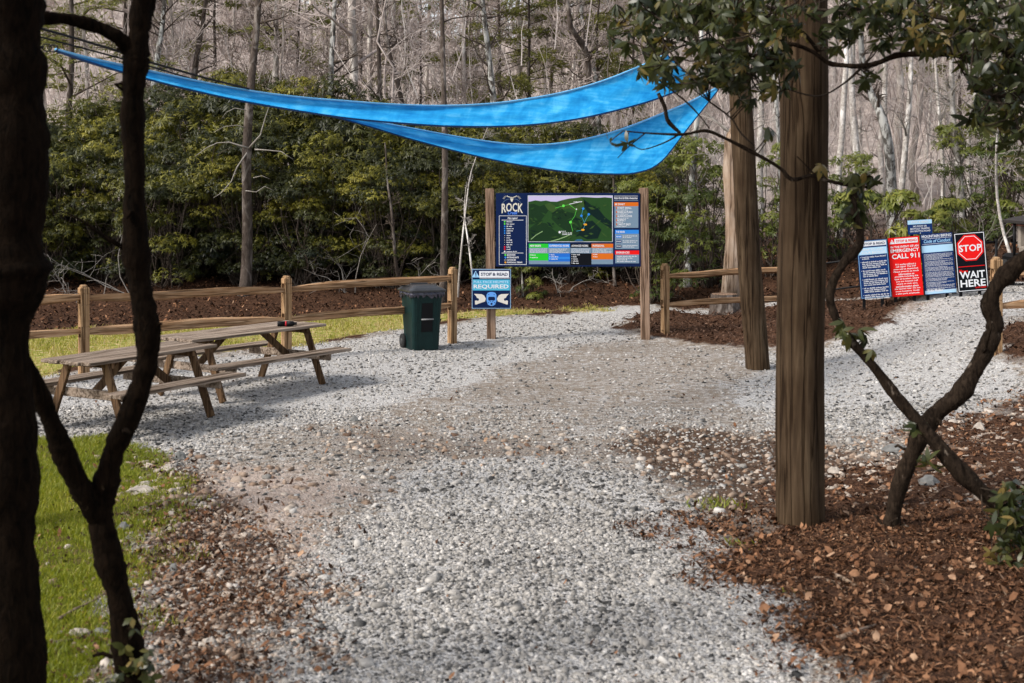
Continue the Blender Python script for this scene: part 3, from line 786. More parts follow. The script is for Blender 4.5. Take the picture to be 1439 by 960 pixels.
px_tree('birch_tree', 15, [(1322,400),(1322,300),(1320,200),(1318,90),(1316,-100)], 36, 8, 'slender pale birch above the code of conduct sign', 'bark_pale', 'twig_pale', 'birch', nb=12)
px_tree('birch_tree', 16, [(1345,400),(1345,300),(1346,220),(1342,140),(1335,40),(1330,-100)], 34, 14, 'wide pale birch trunk rising behind the stop sign', 'bark_pale', 'twig_pale', 'birch', nb=14)
px_tree('birch_tree', 17, [(1201,400),(1203,320),(1202,200),(1199,100),(1198,-60)], 37, 12, 'white birch right next to the thick pole', 'bark_pale', 'twig_pale', 'birch', nb=10)
px_tree('birch_tree', 18, [(1421,420),(1413,330),(1405,250),(1398,180),(1402,120),(1400,0)], 27, 5, 'thin white stem leaning left above the cart roof', 'bark_pale', 'twig_pale', 'birch', nb=12, bl=.15)
px_tree('birch_tree', 19, [(1240,400),(1238,320),(1238,210),(1240,150),(1236,20)], 40, 9, 'thin pale birch between the white birch and the curving trunk', 'bark_pale', 'twig_pale', 'birch', nb=8)
px_tree('birch_tree', 31, [(1216,400),(1214,300),(1210,200),(1206,120),(1208,-60)], 42, 8, 'narrow pale birch right of the white one beside the thick pole', 'bark_pale', 'twig_pale', 'birch', nb=10)
px_tree('birch_tree', 32, [(1300,400),(1303,300),(1300,220),(1306,130),(1318,0)], 44, 8, 'thin birch behind the small blue traffic sign', 'bark_pale', 'twig_pale', 'birch', nb=10)
px_tree('birch_tree', 33, [(1383,400),(1378,300),(1372,200),(1364,110),(1360,0)], 40, 10, 'pale birch leaning left behind the right side of the stop sign', 'bark_pale', 'twig_pale', 'birch', nb=12)
px_tree('birch_tree', 34, [(1078,400),(1074,300),(1072,210),(1066,120),(1060,0)], 41, 9, 'pale trunk just right of the slim leaning pole', 'bark_pale', 'twig_pale', 'birch', nb=10)
px_tree('birch_tree', 35, [(1350,400),(1356,300),(1362,220),(1372,140),(1392,60),(1400,0)], 37, 9, 'pale birch leaning right from behind the stop sign', 'bark_pale', 'twig_pale', 'birch', nb=12)
px_tree('bare_tree', 20, [(1100,420),(1098,330),(1094,240),(1088,120),(1082,0)], 36, 10, 'grey trunk glimpsed between the two wooden poles', 'bark_lichen', nb=10)
px_tree('sapling', 21, [(565,420),(558,380),(552,300),(543,250),(540,200)], 28.5, 6, 'thin brown stem leaning left in front of the thicket left of the bin', 'bark_brown', cat='sapling', nb=6, bl=.15)
px_tree('sapling', 22, [(643,420),(648,360),(655,290),(662,240),(685,180)], 28, 3.2, 'thin pale sapling stem leaning right beside the left post of the map board', 'bark_pale', 'twig_pale', 'sapling', nb=6, bl=.15, minr=.004)
px_tree('sapling', 23, [(668,420),(660,350),(652,300),(655,260)], 28, 3.2, 'short crooked pale stem just left of the map board post', 'bark_pale', 'twig_pale', 'sapling', nb=8, bl=.2, minr=.004)
px_tree('sapling', 24, [(735,420),(733,370),(738,340)], 28, 3.5, 'short thin stem under the left half of the map board', 'bark_pale', 'twig_pale', 'sapling', nb=4, bl=.2, minr=.004)
px_tree('bare_tree', 26, [(865,410),(864,380),(862,300),(860,200)], 29, 6, 'grey trunk seen below the right half of the map board', 'bark_brown', nb=4)
# dead branching scrub in front of the thicket
def scrub(px, py, Y, L, seed, label, n=3):
    rr = random.Random(seed); p = P(px, py, Y); p.z = float(hgt(p.x, p.y))
    root = thing('dead_shrub', p, label, 'dead shrub', None); m = MB()
    for i in range(n):
        a = rr.uniform(-1,1); crown(m, Vector((rr.uniform(-.3,.3),0,-.05)), Vector((a, rr.uniform(-.7,-.1), 1.2)), L*rr.uniform(.6,1.2), .014, 0, 2, rr, 6, .3, .0035, 1.0, -.02)
    m.build('branches', M['twig_pale'], root, smooth=True)
scrub(165,430,28.3,2.4,1,'grey leafless scrub right beside the forked stem in front of the thicket',3)
scrub(90,440,28,1.9,2,'low leafless scrub on the bank at the far left')
scrub(490,410,28.5,1.7,5,'tangled leafless scrub left of the thin leaning stem')
scrub(575,410,28.6,1.3,6,'crossing bare branches on the bank above the bin')
scrub(800,405,28.4,1.0,7,'small leafless scrub under the middle of the map board')
scrub(990,330,30,1.9,8,'arching pale bare scrub right of the map board')
scrub(1395,380,28,2.4,9,'arching pale bare scrub behind the cart')
scrub(1150,400,31,2.0,10,'leafless scrub behind the thick pole')
# broken limbs of the pine at left
pr = [o for o in C.objects if o.name.startswith('pine_tree')][0]
m = MB(); L0 = pr.location
for chain, r in [([(350,208),(338,205),(322,200),(305,201),(290,208),(274,220)],.022),([(350,208),(366,190),(373,165),(378,150)],.022),([(347,215),(333,235),(325,255),(310,272),(300,278)],.018),([(358,210),(375,211),(395,213),(412,224)],.018),([(346,180),(333,176),(315,178),(300,186)],.012),([(345,155),(330,152),(318,158),(312,166)],.012),([(345,268),(360,270),(372,262),(385,268)],.012),([(356,250),(368,247),(380,252)],.01)]:
    pts = [P(a, b, 27.7-.05*i)-L0 for i, (a, b) in enumerate(chain)]
    m.tube(pts, [r*(1-.75*i/(len(pts)-1)) for i in range(len(pts))], 5, rough=.1)
m.build('broken_limbs', M['twig_pale'], pr, smooth=True)

# evergreens with thin feathery foliage
def make_pine(seed, h, r0, label, cat, group, nbr=26, mat='needle', spread=.34, nl=46, leafL=.30):
    rr = random.Random(seed); r = np.random.default_rng(seed)
    root = thing('evergreen_tree', (0,0,0), label, cat, group)
    m = MB(); m.tube([Vector((rr.gauss(0,.05), rr.gauss(0,.05), h*i/8-.2)) for i in range(9)], [r0*(1-.8*i/8) for i in range(9)], 8); m.build('trunk', M['bark_brown'], root, smooth=True)
    m = MB(); Cs = []; Ds = []
    for k in range(nbr):
        z = h*(.25+.72*k/nbr); a = rr.uniform(0,6.28); L = h*spread*(1-.75*(z/h-.2))*rr.uniform(.6,1.1)
        d = Vector((math.cos(a), math.sin(a), rr.uniform(-.05,.3))); p = Vector((0,0,z)); e = p+d*L+Vector((0,0,-.06*L))
        m.tube([p, p.lerp(e,.5)+Vector((0,0,.08*L)), e], [r0*.25, r0*.15, .008], 4, cap=False)
        for j in range(nl):
            s = rr.uniform(.3,1.02); q = p.lerp(e, s)+Vector((0,0,.06*L*math.sin(s*3)))
            off = Vector((rr.gauss(0,.16), rr.gauss(0,.16), rr.gauss(0,.05)))*L*.6
            for w in range(4):
                Cs.append(q+off); Ds.append((d.x+rr.gauss(0,.9), d.y+rr.gauss(0,.9), rr.gauss(.1,.45)))
    Cs = np.array(Cs); Ds = np.array(Ds); n = len(Cs)
    v, f, od = leaf_mesh(Cs, Ds, np.tile([[0.05,.02,1.]], (n,1))+r.normal(0,.4,(n,3)), np.full(n, leafL)*r.uniform(.6,1.2,n), np.full(n, .045), .15, 2)
    tn = np.clip(r.normal(.5,.22,n), 0, 1)
    np_mesh('foliage', v, f, M[mat], tn[od], root); m.build('boughs', M['twig'], root, smooth=True)
    return root
e1 = make_pine(1, 11, .14, 'pine with layered green boughs above the thicket between the two left trunks', 'pine tree', None, 24)
put(e1, 100, 37, 0, 1)
def ecopy(px, Y, rz, sc, label): return put(dup(e1, (0,0,0), rz, label, sc), px, Y, rz, sc)
ecopy(25, 40, 1, 1.1, 'pine at the far left edge half hidden by the thick dark trunk')
ecopy(175, 43, 2, .9, 'pine behind the dark forked stem')
e2 = make_pine(2, 9, .09, 'thin pale green hemlock above the upper sail, right of the lichen trunk', 'hemlock', None, 32, 'needle', .32, 34, .26)
put(e2, 745, 42, 0, 1)
def e2copy(px, Y, rz, sc, label): return put(dup(e2, (0,0,0), rz, label, sc), px, Y, rz, sc)
e2copy(800, 47, 2, 1.0, 'thin pale green hemlock left of the crooked trunk')
e2copy(655, 44, 1, .8, 'thin pale green hemlock between the slim dark trunk and the lichen trunk')
e2copy(590, 46, 3, .8, 'thin green hemlock right of the leaning thin trunk')
e2copy(890, 44, 4, .9, 'thin green hemlock behind the upper sail tip')
e2copy(505, 48, 2.5, 1.1, 'green hemlock with dark tufts left of the thin upright trunk')
e2copy(700, 48, 1.7, 1.1, 'thin olive hemlock directly behind the lichen trunk')
e2copy(840, 41, .6, .9, 'thin olive hemlock between the crooked trunk and the foliage')
e2copy(420, 43, 5, 1.0, 'olive hemlock between the scaly pine and the mossy trunk')
e2copy(300, 45, 3.3, 1.0, 'olive hemlock left of the scaly pine above the thicket')
e2copy(775, 52, 2.9, 1.2, 'tall thin hemlock far up the slope at top centre')
e2copy(1415, 37, 4, .7, 'green hemlock at the right edge among pale stems')
e2copy(1350, 44, 5, .8, 'thin hemlock far behind the stop sign')

# countless fine brush stems on the wooded slope
def brush(n, y0, y1, side, hmin, hmax, w, seed, keepf=None):
    r = np.random.default_rng(seed)
    Y = np.sqrt(r.uniform(y0*y0, y1*y1, n)); X = r.uniform(side[0], side[1], n)*Y
    kk = ~((Y > 85) & (X/Y > -.075) & (X/Y < .06) & (r.uniform(0,1,n) < .7)); X = X[kk]; Y = Y[kk]; n = len(X)
    base = np.stack([X, Y, hgt(X, Y)], 1); h = hmin+(hmax-hmin)*r.uniform(0,1,n)**2
    P0 = base+np.stack([np.zeros(n), np.zeros(n), r.uniform(0,1,n)**2*r.uniform(0,7,n)], 1)
    d = np.stack([r.normal(0,.32,n), r.normal(0,.2,n), np.ones(n)], 1)
    ww = w*r.uniform(.5,1.3,n)
    vs = []; c = P0.copy()
    for k, t_ in enumerate((0,.35,.7,1)):
        q = P0+d*(h*t_)[:,None]+np.stack([r.normal(0,.06,n)*h, np.zeros(n), np.zeros(n)],1)*(k > 0)
        wv = np.stack([ww*(1-.75*t_)/2, np.zeros(n), np.zeros(n)],1)
        vs += [q-wv, q+wv]
    v = np.stack(vs,1).reshape(-1,3); b = (np.arange(n)*8)[:,None]
    f = np.concatenate([b+np.array([[2*i,2*i+1,2*i+3,2*i+2]]) for i in range(3)],0)
    return v, f, np.concatenate([r.beta(2,2,n)]*3)
M['brush'] = tone_mat('pale_brush', [(0,(.20,.16,.14)), (.4,(.50,.43,.40)), (.8,(.74,.67,.62)), (1,(.82,.77,.72))], .9, .1, 3)  # brush raised in brightness; its colour carries the slope's sun and haze
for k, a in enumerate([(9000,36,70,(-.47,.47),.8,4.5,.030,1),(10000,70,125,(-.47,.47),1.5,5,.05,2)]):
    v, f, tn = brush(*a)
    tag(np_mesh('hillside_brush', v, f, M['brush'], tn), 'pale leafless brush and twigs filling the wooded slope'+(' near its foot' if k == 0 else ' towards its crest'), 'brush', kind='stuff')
# ---------------------------------------------------------------- flat printed colours
def flat(name, col, rough=.45):
    t = NT('print_'+name); return t.finish(col, rough, spec=.06)
PC = {'navy':(.006,.016,.065),'navy2':(.010,.035,.14),'white':(.72,.74,.78),'cream':(.62,.60,.52),'sky':(.30,.55,.82),'pale':(.42,.66,.86),
 'green':(.02,.50,.03),'blue':(.02,.14,.55),'blue2':(.03,.22,.68),'black':(.006,.007,.010),'orange':(.62,.14,.015),'grey':(.17,.25,.34),'red':(.75,.012,.012),
 'lilac':(.50,.45,.68),'hill1':(.012,.035,.014),'hill2':(.022,.065,.018),'hill3':(.040,.085,.022),'hill4':(.006,.018,.016),'lake':(.03,.12,.25),'lime':(.12,.65,.08),
 'amber':(.70,.33,.02),'lightgreen':(.25,.40,.18),'helmet':(.12,.33,.78),'helmetw':(.66,.63,.58),'logoblue':(.08,.22,.75),'teal':(.08,.42,.62)}
PM = {}
_tc = {}
def text_geo(s):
    if s in _tc: return _tc[s]
    cu = D.curves.new('t', 'FONT'); cu.body = s; cu.size = 1; cu.resolution_u = 2; cu.offset = .022
    o = D.objects.new('t', cu); C.objects.link(o)
    bpy.context.view_layer.update()
    me = D.meshes.new_from_object(o.evaluated_get(bpy.context.evaluated_depsgraph_get()))
    vs = [tuple(v.co) for v in me.vertices]; fs = [tuple(p.vertices) for p in me.polygons]
    D.objects.remove(o); D.curves.remove(cu); D.meshes.remove(me)
    x0 = min(v[0] for v in vs); x1 = max(v[0] for v in vs); y0 = min(v[1] for v in vs); y1 = max(v[1] for v in vs)
    _tc[s] = ([((v[0]-x0)/(x1-x0), (v[1]-y0)/(y1-y0)) for v in vs], fs); return _tc[s]
class Face:
    """flat printed face: design coordinates run right and DOWN; each layer stands 1.2 mm proud of the one below"""
    def __init__(s, x0, y0, x1, y1, scale):
        s.m = MB(); s.x0 = x0; s.y1 = y1; s.cx = (x0+x1)/2; s.cy = (y0+y1)/2; s.k = scale; s.cols = []
    def put(s, pts, fs, col, layer):
        if col not in s.cols: s.cols.append(col)
        s.m.mi = s.cols.index(col)
        s.m.add([((x-s.cx)*s.k, -.0012*layer, (s.cy-y)*s.k) for x, y in pts], fs)
    def rect(s, a, b, c, d, col, layer=1): s.put([(a,b),(c,b),(c,d),(a,d)], [(0,3,2,1)], col, layer)
    def poly(s, pts, col, layer=1): s.put(pts, [tuple(range(len(pts)))], col, layer)
    def frame(s, a, b, c, d, w, col, layer=1):
        s.rect(a,b,c,b+w,col,layer); s.rect(a,d-w,c,d,col,layer); s.rect(a,b+w,a+w,d-w,col,layer); s.rect(c-w,b+w,c,d-w,col,layer)
    def disc(s, x, y, r, col, layer=2, n=10, ry=None):
        ry = ry or r; s.poly([(x+r*math.cos(6.283*i/n+.3927*(n==8)), y+ry*math.sin(6.283*i/n+.3927*(n==8))) for i in range(n)], col, layer)
    def text(s, t, a, b, c, d, col, layer=3, shear=0, warp=None):
        vs, fs = text_geo(t)
        pts = []
        for u, w in vs:
            x = a+(c-a)*u+shear*(d-b)*w; y = d-(d-b)*w
            if warp: x, y = warp(u, w, x, y)
            pts.append((x, y))
        s.put(pts, fs, col, layer)
    def words(s, a, b, c, d, rows, col, seed=0, layer=3, fill=.62, center=False, bullets=False):
        r = random.Random(seed); h = (d-b)/rows
        for i in range(rows):
            e = c if r.random() < .7 else a+(c-a)*r.uniform(.5,.95); x = a
            if center: q = r.uniform(0,.12)*(c-a); x = a+q; e = c-q
            while x < e-h*.6:
                w = h*r.uniform(.9,3.6); w = min(w, e-x)
                n = max(1, int(w/(h*.42)))
                for j in range(n):
                    hh = fill*(1 if r.random() < .3 else .72)
                    s.rect(x+j*w/n, b+h*(i+.82-hh), x+(j+.66)*w/n, b+h*(i+.82), col, layer)
                x += w+h*.32
    def build(s, parent, name='printed_face'):
        for c in s.cols:
            if c not in PM: PM[c] = flat(c, PC[c])
        return s.m.build(name, [PM[c] for c in s.cols], parent)

# ---------------------------------------------------------------- trail map board
gk = 22.0
root = thing('trail_map_board', P(799, 474, gk), 'large dark blue trail map board held between two square wooden posts', 'information board')
root.location.z = 0; rl = root.location.copy()
sc = 2.482/812
Fb = Face(150, 88, 962, 497, sc)
Fb.rect(150,88,962,497,'navy',0)
Fb.frame(327,99,804,360,2.5,'white',1); Fb.rect(330,102,801,357,'lilac',1)
r1 = random.Random(3)
Fb.poly([(330,134),(345,132),(370,126),(400,131),(430,127),(455,133),(490,134),(520,125),(560,116),(600,112),(630,107),(680,110),(720,112),(760,109),(800,113),(800,357),(330,357)],'hill2',2)
Fb.poly([(330,150),(360,146),(395,160),(420,150),(450,175),(430,200),(400,240),(360,260),(330,262)],'hill1',3)
Fb.poly([(560,116),(600,112),(625,108),(650,140),(640,170),(600,190),(560,170),(520,180),(500,150),(520,126)],'hill3',3)
Fb.poly([(640,120),(680,150),(720,170),(760,220),(800,250),(800,290),(740,250),(700,220),(660,190),(645,160)],'hill4',3)
Fb.poly([(330,290),(380,250),(430,255),(470,290),(520,330),(450,357),(330,357)],'hill1',3)
Fb.poly([(470,170),(530,185),(590,200),(620,260),(640,330),(560,310),(500,270),(460,230)],'hill1',3)
Fb.poly([(640,250),(690,240),(740,290),(720,340),(660,345),(610,320)],'hill4',4)
Fb.poly([(740,260),(800,300),(800,357),(720,357),(745,320)],'hill2',4)
Fb.poly([(420,150),(450,140),(500,170),(470,195),(440,180)],'hill3',4)
for k in range(60):
    x = r1.uniform(340,780); y = r1.uniform(150,340); w = r1.uniform(6,26); h = r1.uniform(2,9); a = r1.uniform(-.8,.8)
    q = [(x+math.cos(a)*w-math.sin(a)*0, y+math.sin(a)*w), (x-math.sin(a)*h, y+math.cos(a)*h), (x-math.cos(a)*w, y-math.sin(a)*w), (x+math.sin(a)*h*.6, y-math.cos(a)*h*.6)]
    Fb.poly(q, r1.choice(['hill1','hill3','hill2','hill4','hill3']), 5+.02*k)
def ln(pts, w, col, layer=7):
    for (a, b), (c, d) in zip(pts[:-1], pts[1:]):
        L = math.hypot(c-a, d-b); nx_, ny_ = -(d-b)/L*w/2, (c-a)/L*w/2
        Fb.poly([(a+nx_,b+ny_),(c+nx_,d+ny_),(c-nx_,d-ny_),(a-nx_,b-ny_)], col, layer)
ln([(455,357),(500,345),(540,330),(575,312)],5,'lightgreen'); ln([(345,345),(375,320),(410,300)],4,'lightgreen')
ln([(560,148),(595,140),(632,133)],3,'white'); ln([(480,170),(527,157),(560,150),(600,180),(590,215),(566,250),(580,300)],1.8,'lime'); ln([(540,210),(520,190),(500,195)],1.5,'black')
ln([(637,172),(628,213),(650,262),(636,292),(600,300)],1.5,'teal'); ln([(668,205),(655,230),(640,260)],1.5,'teal')
Fb.disc(527,157,8,'lime',8); Fb.disc(567,249,8,'lime',8); Fb.disc(638,173,7,'blue2',8); Fb.disc(628,213,7,'blue2',8); Fb.disc(669,205,7,'blue2',8)
Fb.disc(650,262,10,'amber',8,10,6); Fb.disc(636,292,10,'amber',8,10,6); Fb.disc(600,176,4,'white',8); Fb.disc(540,210,4,'black',8); Fb.disc(498,228,4,'black',8); Fb.disc(627,245,4,'black',8); Fb.disc(608,283,4,'black',8)
Fb.poly([(590,352),(605,345),(630,346),(640,356),(590,356)],'lake',6)
Fb.words(584,130,632,138,1,'white',5,8); Fb.words(515,296,545,303,1,'white',6,8); Fb.words(520,305,575,322,2,'white',7,8)
Fb.disc(506,305,7,'white',8); 
# logo: steer horns with rays over ROCK, script word below
def arch(u, w, x, y):
    c = (u-.5)*2; return (x, y+ (10*c*c)*(1-w) + 8*c*c*w*.6 )
Fb.text('ROCK', 180, 140, 300, 190, 'cream', 3, 0, arch)
for sg in (-1, 1):
    X0 = 237
    ln([(X0+sg*3,112),(X0+sg*14,107),(X0+sg*24,105),(X0+sg*26,99)],4,'cream',3)
    for k, a in enumerate((.35,.6,.85,1.1)):
        ln([(X0+sg*(20+24*math.sin(a)),138-28*math.cos(a)-6),(X0+sg*(28+26*math.sin(a)),133-28*math.cos(a)-6)],1.6,'cream',3)
    ln([(X0+sg*12,118),(X0+sg*30,122),(X0+sg*44,132),(X0+sg*52,142)],1.4,'grey',3)
Fb.poly([(231,108),(243,108),(246,118),(241,132),(237,136),(233,132),(228,118)],'cream',3); Fb.rect(232,114,235,117,'navy',4); Fb.rect(239,114,242,117,'navy',4)
Fb.text('Creek', 212, 186, 268, 206, 'logoblue', 4, .25)
Fb.frame(165,212,320,488,2.2,'white',1)
Fb.text('Map Legend', 212, 220, 266, 234, 'white', 3, .25)
Fb.rect(180,236,302,238.5,'white',2)
cols = ['lime','lime','blue2','blue2','blue2','blue2','black','black','black','black','black','red','red','white']
wl = [34,44,32,44,42,28,38,22,32,34,32,22,42,58]
for k in range(14):
    y = 246+k*12.9; Fb.disc(197,y,4.4,cols[k],2); 
    if cols[k] == 'black': Fb.disc(197,y,2,'white',3,4)
    Fb.words(208,y-5,208+wl[k],y+5,1,'white',40+k)
Fb.rect(180,421,302,423.5,'white',2)
for k, (c_, tx, w_) in enumerate([('lime','BEGINNER',48),('blue2','INTERMEDIATE',66),('black','ADVANCED',50),('amber','PROFESSIONAL TERRAIN',86)]):
    y = 433+k*14; Fb.disc(201,y,5.5,'white' if c_=='black' else c_,2); 
    if c_=='black': Fb.disc(201,y,4.2,'black',3)
    Fb.text(tx,210,y-4.5,210+w_,y+4.5,'white',3)
def colm(a, c, hcol, htx, bcol, bend, seed, hw):
    Fb.rect(a,370,c,393,hcol,1); Fb.text(htx,a+6,376,a+6+hw,387,'white',3)
    Fb.rect(a,393,c,424,'grey',1); Fb.words(a+6,396,c-8,422,4,'white',seed)
    Fb.rect(a,424,c,bend,bcol,1)
    if bend < 480: Fb.rect(a,bend,c,485,'grey',1)
colm(333,443,'green','NEW RIDERS','green',464,1,62); colm(443,564,'blue2','EXPERIENCED RIDERS','blue',470,2,110); colm(566,684,'black','ADVANCED RIDERS','black',491,3,94); colm(685,806,'orange','PROFESSIONAL','orange',458,4,66)
Fb.rect(443,444,564,456,'blue2',2)
for k, (x, y, w_) in enumerate([(348,432,28),(348,446,36),(458,431,34),(458,442,42),(458,455,38),(582,430,38),(582,442,20),(582,454,26),(582,466,36),(582,478,32),(702,429,26),(702,442,18)]):
    Fb.words(x,y-4,x+w_,y+6,1,'white',60+k); Fb.disc(x-7,y+1,2.4,'white',3,6)
Fb.rect(812,101,946,103,'white',2); Fb.text('Ride Rock & Ride Awesome',812,107,942,120,'white',3,.2); Fb.rect(812,126,946,129,'grey',2)
Fb.rect(812,137,948,159,'orange',1); Fb.text('BE SMART',817,143,872,154,'white',3)
Fb.rect(814,159,948,281,'grey',1)
for k, tx in enumerate(['START SMALL','MAKE A PLAN','ALWAYS LOOK','RESPECT','TAKE IT EASY']):
    y = 163+k*23; w_ = [80,84,84,48,76][k]; Fb.text(tx,830,y,830+w_,y+12,'white',3); Fb.rect(823,y,828,y+12,'orange',3); Fb.words(826,y+13,826+w_*.8,y+21,1,'white',80+k)
Fb.rect(817,292,950,314,'blue2',1); Fb.text('THE RIDES',822,298,872,309,'white',3); Fb.rect(817,314,951,400,'grey',1)
for k, (tx, cc) in enumerate([('PRE-RIDE','blue2'),('RE-RIDE','navy2'),('FREE RIDE','navy')]):
    y = 330+k*27; Fb.poly([(826,y-8),(850,y-8),(856,y),(850,y+8),(826,y+8),(820,y)],cc,2); Fb.text(tx,824,y-3.5,852,y+3.5,'white',3); Fb.words(860,y-8,944,y+8,2,'white',90+k)
Fb.rect(817,408,952,431,'red',1); Fb.text('EMERGENCIES',824,414,898,425,'white',3); Fb.rect(818,431,952,480,'grey',1); Fb.words(828,436,940,474,4,'white',97)
cz = H-(323.2-HY)/F*gk; cxw = 0.0
bxm = MB(); bxm.box((0,.022,cz), (2.50,.036,1.268), bev=.003); pan = bxm.build('panel', flat('navyback',(.008,.018,.06)), root)
fo = Fb.build(root); fo.location = (0, 0, cz)
for px_, top, lab in ((690.5,265,'left'),(907.5,264,'right')):
    x = (px_-CX)/F*gk-rl.x; m = MB(); zt = H-(top-HY)/F*gk
    m.box((0,0,zt/2-.2), (.155,.10,zt+.4), bev=.006)
    o = m.build('post', M['post'], root); o.location = (x, .05, 0); o.rotation_euler = (0, .012*(-1 if lab == 'left' else -1), 0)
# helmet sign
s2 = thing('helmet_sign', P(690.5,406,21.88), 'small square blue sign about full face helmets screwed to the left map post', 'sign')
Fs = Face(65,140,765,850,.672/700)
Fs.rect(65,140,765,850,'navy2',0); Fs.frame(72,148,757,842,6,'pale',1); Fs.rect(80,156,750,834,'navy',1)
Fs.rect(200,178,728,292,'white',2); Fs.text('STOP & READ',228,206,706,262,'navy',4)
Fs.poly([(70,290),(135,172),(205,290)],'sky',3); Fs.rect(130,200,148,246,'navy',4); Fs.rect(130,256,148,272,'navy',4)
Fs.rect(205,298,745,306,'white',2); Fs.rect(85,328,742,522,'teal',2); Fs.text('FULL FACE HELMETS',104,350,716,392,'pale',4); Fs.text('REQUIRED',100,416,722,500,'white',4)
Hm = [(105,583),(240,588),(285,610),(318,670),(300,720),(235,740),(150,772),(125,770),(122,705),(145,700),(180,708),(196,690),(190,665),(160,655),(142,620)]
Fs.poly(Hm,'helmetw',2); Fs.poly([(832-x, y) for x, y in Hm][::-1],'helmetw',2)
Fs.poly([(330,600),(350,565),(390,550),(445,550),(485,565),(505,600),(508,700),(480,775),(440,798),(400,798),(355,775),(328,700)],'helmet',2)
Fs.poly([(358,650),(375,635),(462,635),(482,650),(480,690),(455,705),(430,698),(405,698),(380,705),(360,690)],'navy',3); Fs.poly([(398,752),(418,742),(438,752),(430,778),(406,778)],'navy',3)
for x, y in ((365,740),(470,740),(395,720),(440,720),(370,595),(465,595)): Fs.disc(x,y,8,'navy',3)
fo = Fs.build(s2); fo.location = (0,-.012,0)
m = MB(); m.box((0,-.004,0),(.676,.012,.686),bev=.002); m.build('backing_plate', M['metal'], s2)
m = MB()
for dz in (-.28,.28): m.tube([(0,-.0135,dz),(0,-.019,dz)],.008,8)
m.build('screws', M['metal'], s2)

# ---------------------------------------------------------------- four tall signs + small one on the right
def tall(px, py, Y, w, h, label, draw, W_=100, H_=190, name='rules_sign', rot=4.6, legs=True, cat='sign'):
    p = P(px, py, Y); root = thing(name, p, label, cat)
    f = Face(0,0,W_,H_,w/W_); draw(f)
    fo = f.build(root); fo.rotation_euler = (0, R(-rot), 0); fo.location = (0,-.012,0)
    m = MB(); m.box((0,0,0),(w+.006,.014,H_*w/W_+.006),bev=.002); o = m.build('board', M['black'], root); o.rotation_euler = (0,R(-rot),0)
    gzv = float(hgt(p.x, p.y))-p.z
    if legs:
        for sx in (-1,1):
            m = MB(); tp_ = H_*w/W_*.42; m.box((sx*w*.3, .035, (gzv-.3+tp_)/2), (.05,.035,tp_-gzv+.3), bev=.004); m.build('leg', M['black'], root)
    return root
def d_load(f):
    f.rect(0,0,100,190,'navy2',0); f.frame(2,2,98,188,1.2,'sky',1)
    f.rect(3,3,97,22,'navy2',1); f.rect(16,4,96,19,'white',2); f.text('STOP & READ',22,8,92,15.5,'navy',4); f.poly([(2,20),(9,5),(16,20)],'sky',3); f.rect(8.2,9,10,15,'navy',4)
    f.rect(4,24,96,47,'pale',2); f.text('HOW TO LOAD',16,27,86,34.5,'white',4); f.text('YOUR BICYCLE',12,37,90,44.5,'white',4)
    y = 52
    for k, rows in enumerate([['Load the trailer from FRONT','to BACK.'],4,4,4,3,3]):
        f.disc(9,y+3,1.1,'white',3,6)
        if isinstance(rows, list):
            for i, s_ in enumerate(rows): f.text(s_,13,y+i*6,13+(80 if i==0 else 24),y+4.6+i*6,'white',4)
            y += 2*6+4
        else: f.words(13,y,93,y+rows*6,rows,'white',k,4,.7); y += rows*6+4.5
def d_911(f):
    f.rect(0,0,100,190,'red',0); f.rect(20,4,95,20,'white',2); f.text('STOP & READ',25,8,92,16,'red',4); f.poly([(4,20),(12,5),(20,20)],'white',3); f.rect(11,9,13,15,'red',4)
    f.text('IN THE EVENT OF AN',6,27,96,34,'white',3); f.text('EMERGENCY',5,37,97,48,'white',3); f.text('CALL 911',8,53,97,69,'white',3)
    T = [('911 works without a',.72),('cell signal. The trail',.7),('crew will be dispatched.',.88),('Please provide as much',.88),('information as',.55),('possible including the',.82),('type of incident, where',.86),('you are located (call',.76),('where on trail, etc.),',.74),('and information about',.8),('the injured rider. Do not',.9),('move locations. Notify',.84),('a bike park employee.',.84)]
    for k, (s_, w_) in enumerate(T): f.text(s_,50-46*w_,84+k*7.9,50+46*w_,90+k*7.9,'white',3)
def d_code(f):
    f.rect(0,0,100,190,'navy2',0); f.text('MOUNTAIN BIKING',4,3,97,11.5,'white',3)
    f.rect(4,14,97,15,'white',2); f.text('Code of Conduct',8,17,92,28,'sky',3,.25); f.rect(4,31,97,32,'white',2)
    f.rect(1,36,99,58,'pale',2)
    y = 62
    for k, n_ in enumerate([6,5,4,5,3,5,3]): f.words(6,y,96,y+n_*3.4,n_,'white',200+k,3,.6); y += n_*3.4+2.0
    f.rect(1,177,99,188,'pale',2); f.text('Ride Rules',8,173,56,182,'white',4,.2)
def d_stop(f):
    f.rect(0,0,100,190,'black',0); f.frame(3,3,97,187,2.0,'white',1)
    f.disc(50,50,45,'red',2,8); 
    pts = [(50+40*math.cos(6.283*i/8+.3927), 50+40*math.sin(6.283*i/8+.3927)) for i in range(8)]
    q = [(50+38*math.cos(6.283*i/8+.3927), 50+38*math.sin(6.283*i/8+.3927)) for i in range(8)]
    for i in range(8): j = (i+1)%8; f.poly([pts[i],pts[j],q[j],q[i]],'white',3)
    f.text('STOP',14,40,86,62,'white',4); f.rect(8,108,92,110,'red',2)
    f.text('Please',8,118,36,127,'red',3,.2); f.text('WAIT',10,124,90,147,'white',4); f.text('HERE',10,151,90,174,'white',4); f.text('until called',56,174,90,180,'red',5,.2)
tall(1228,378,22.0,.525,1,'blue load-your-bicycle sign with a pale band, leftmost of the four tall signs',d_load)
tall(1272.5,374.5,22.05,.535,1,'red sign telling riders to call 911 in an emergency',d_911)
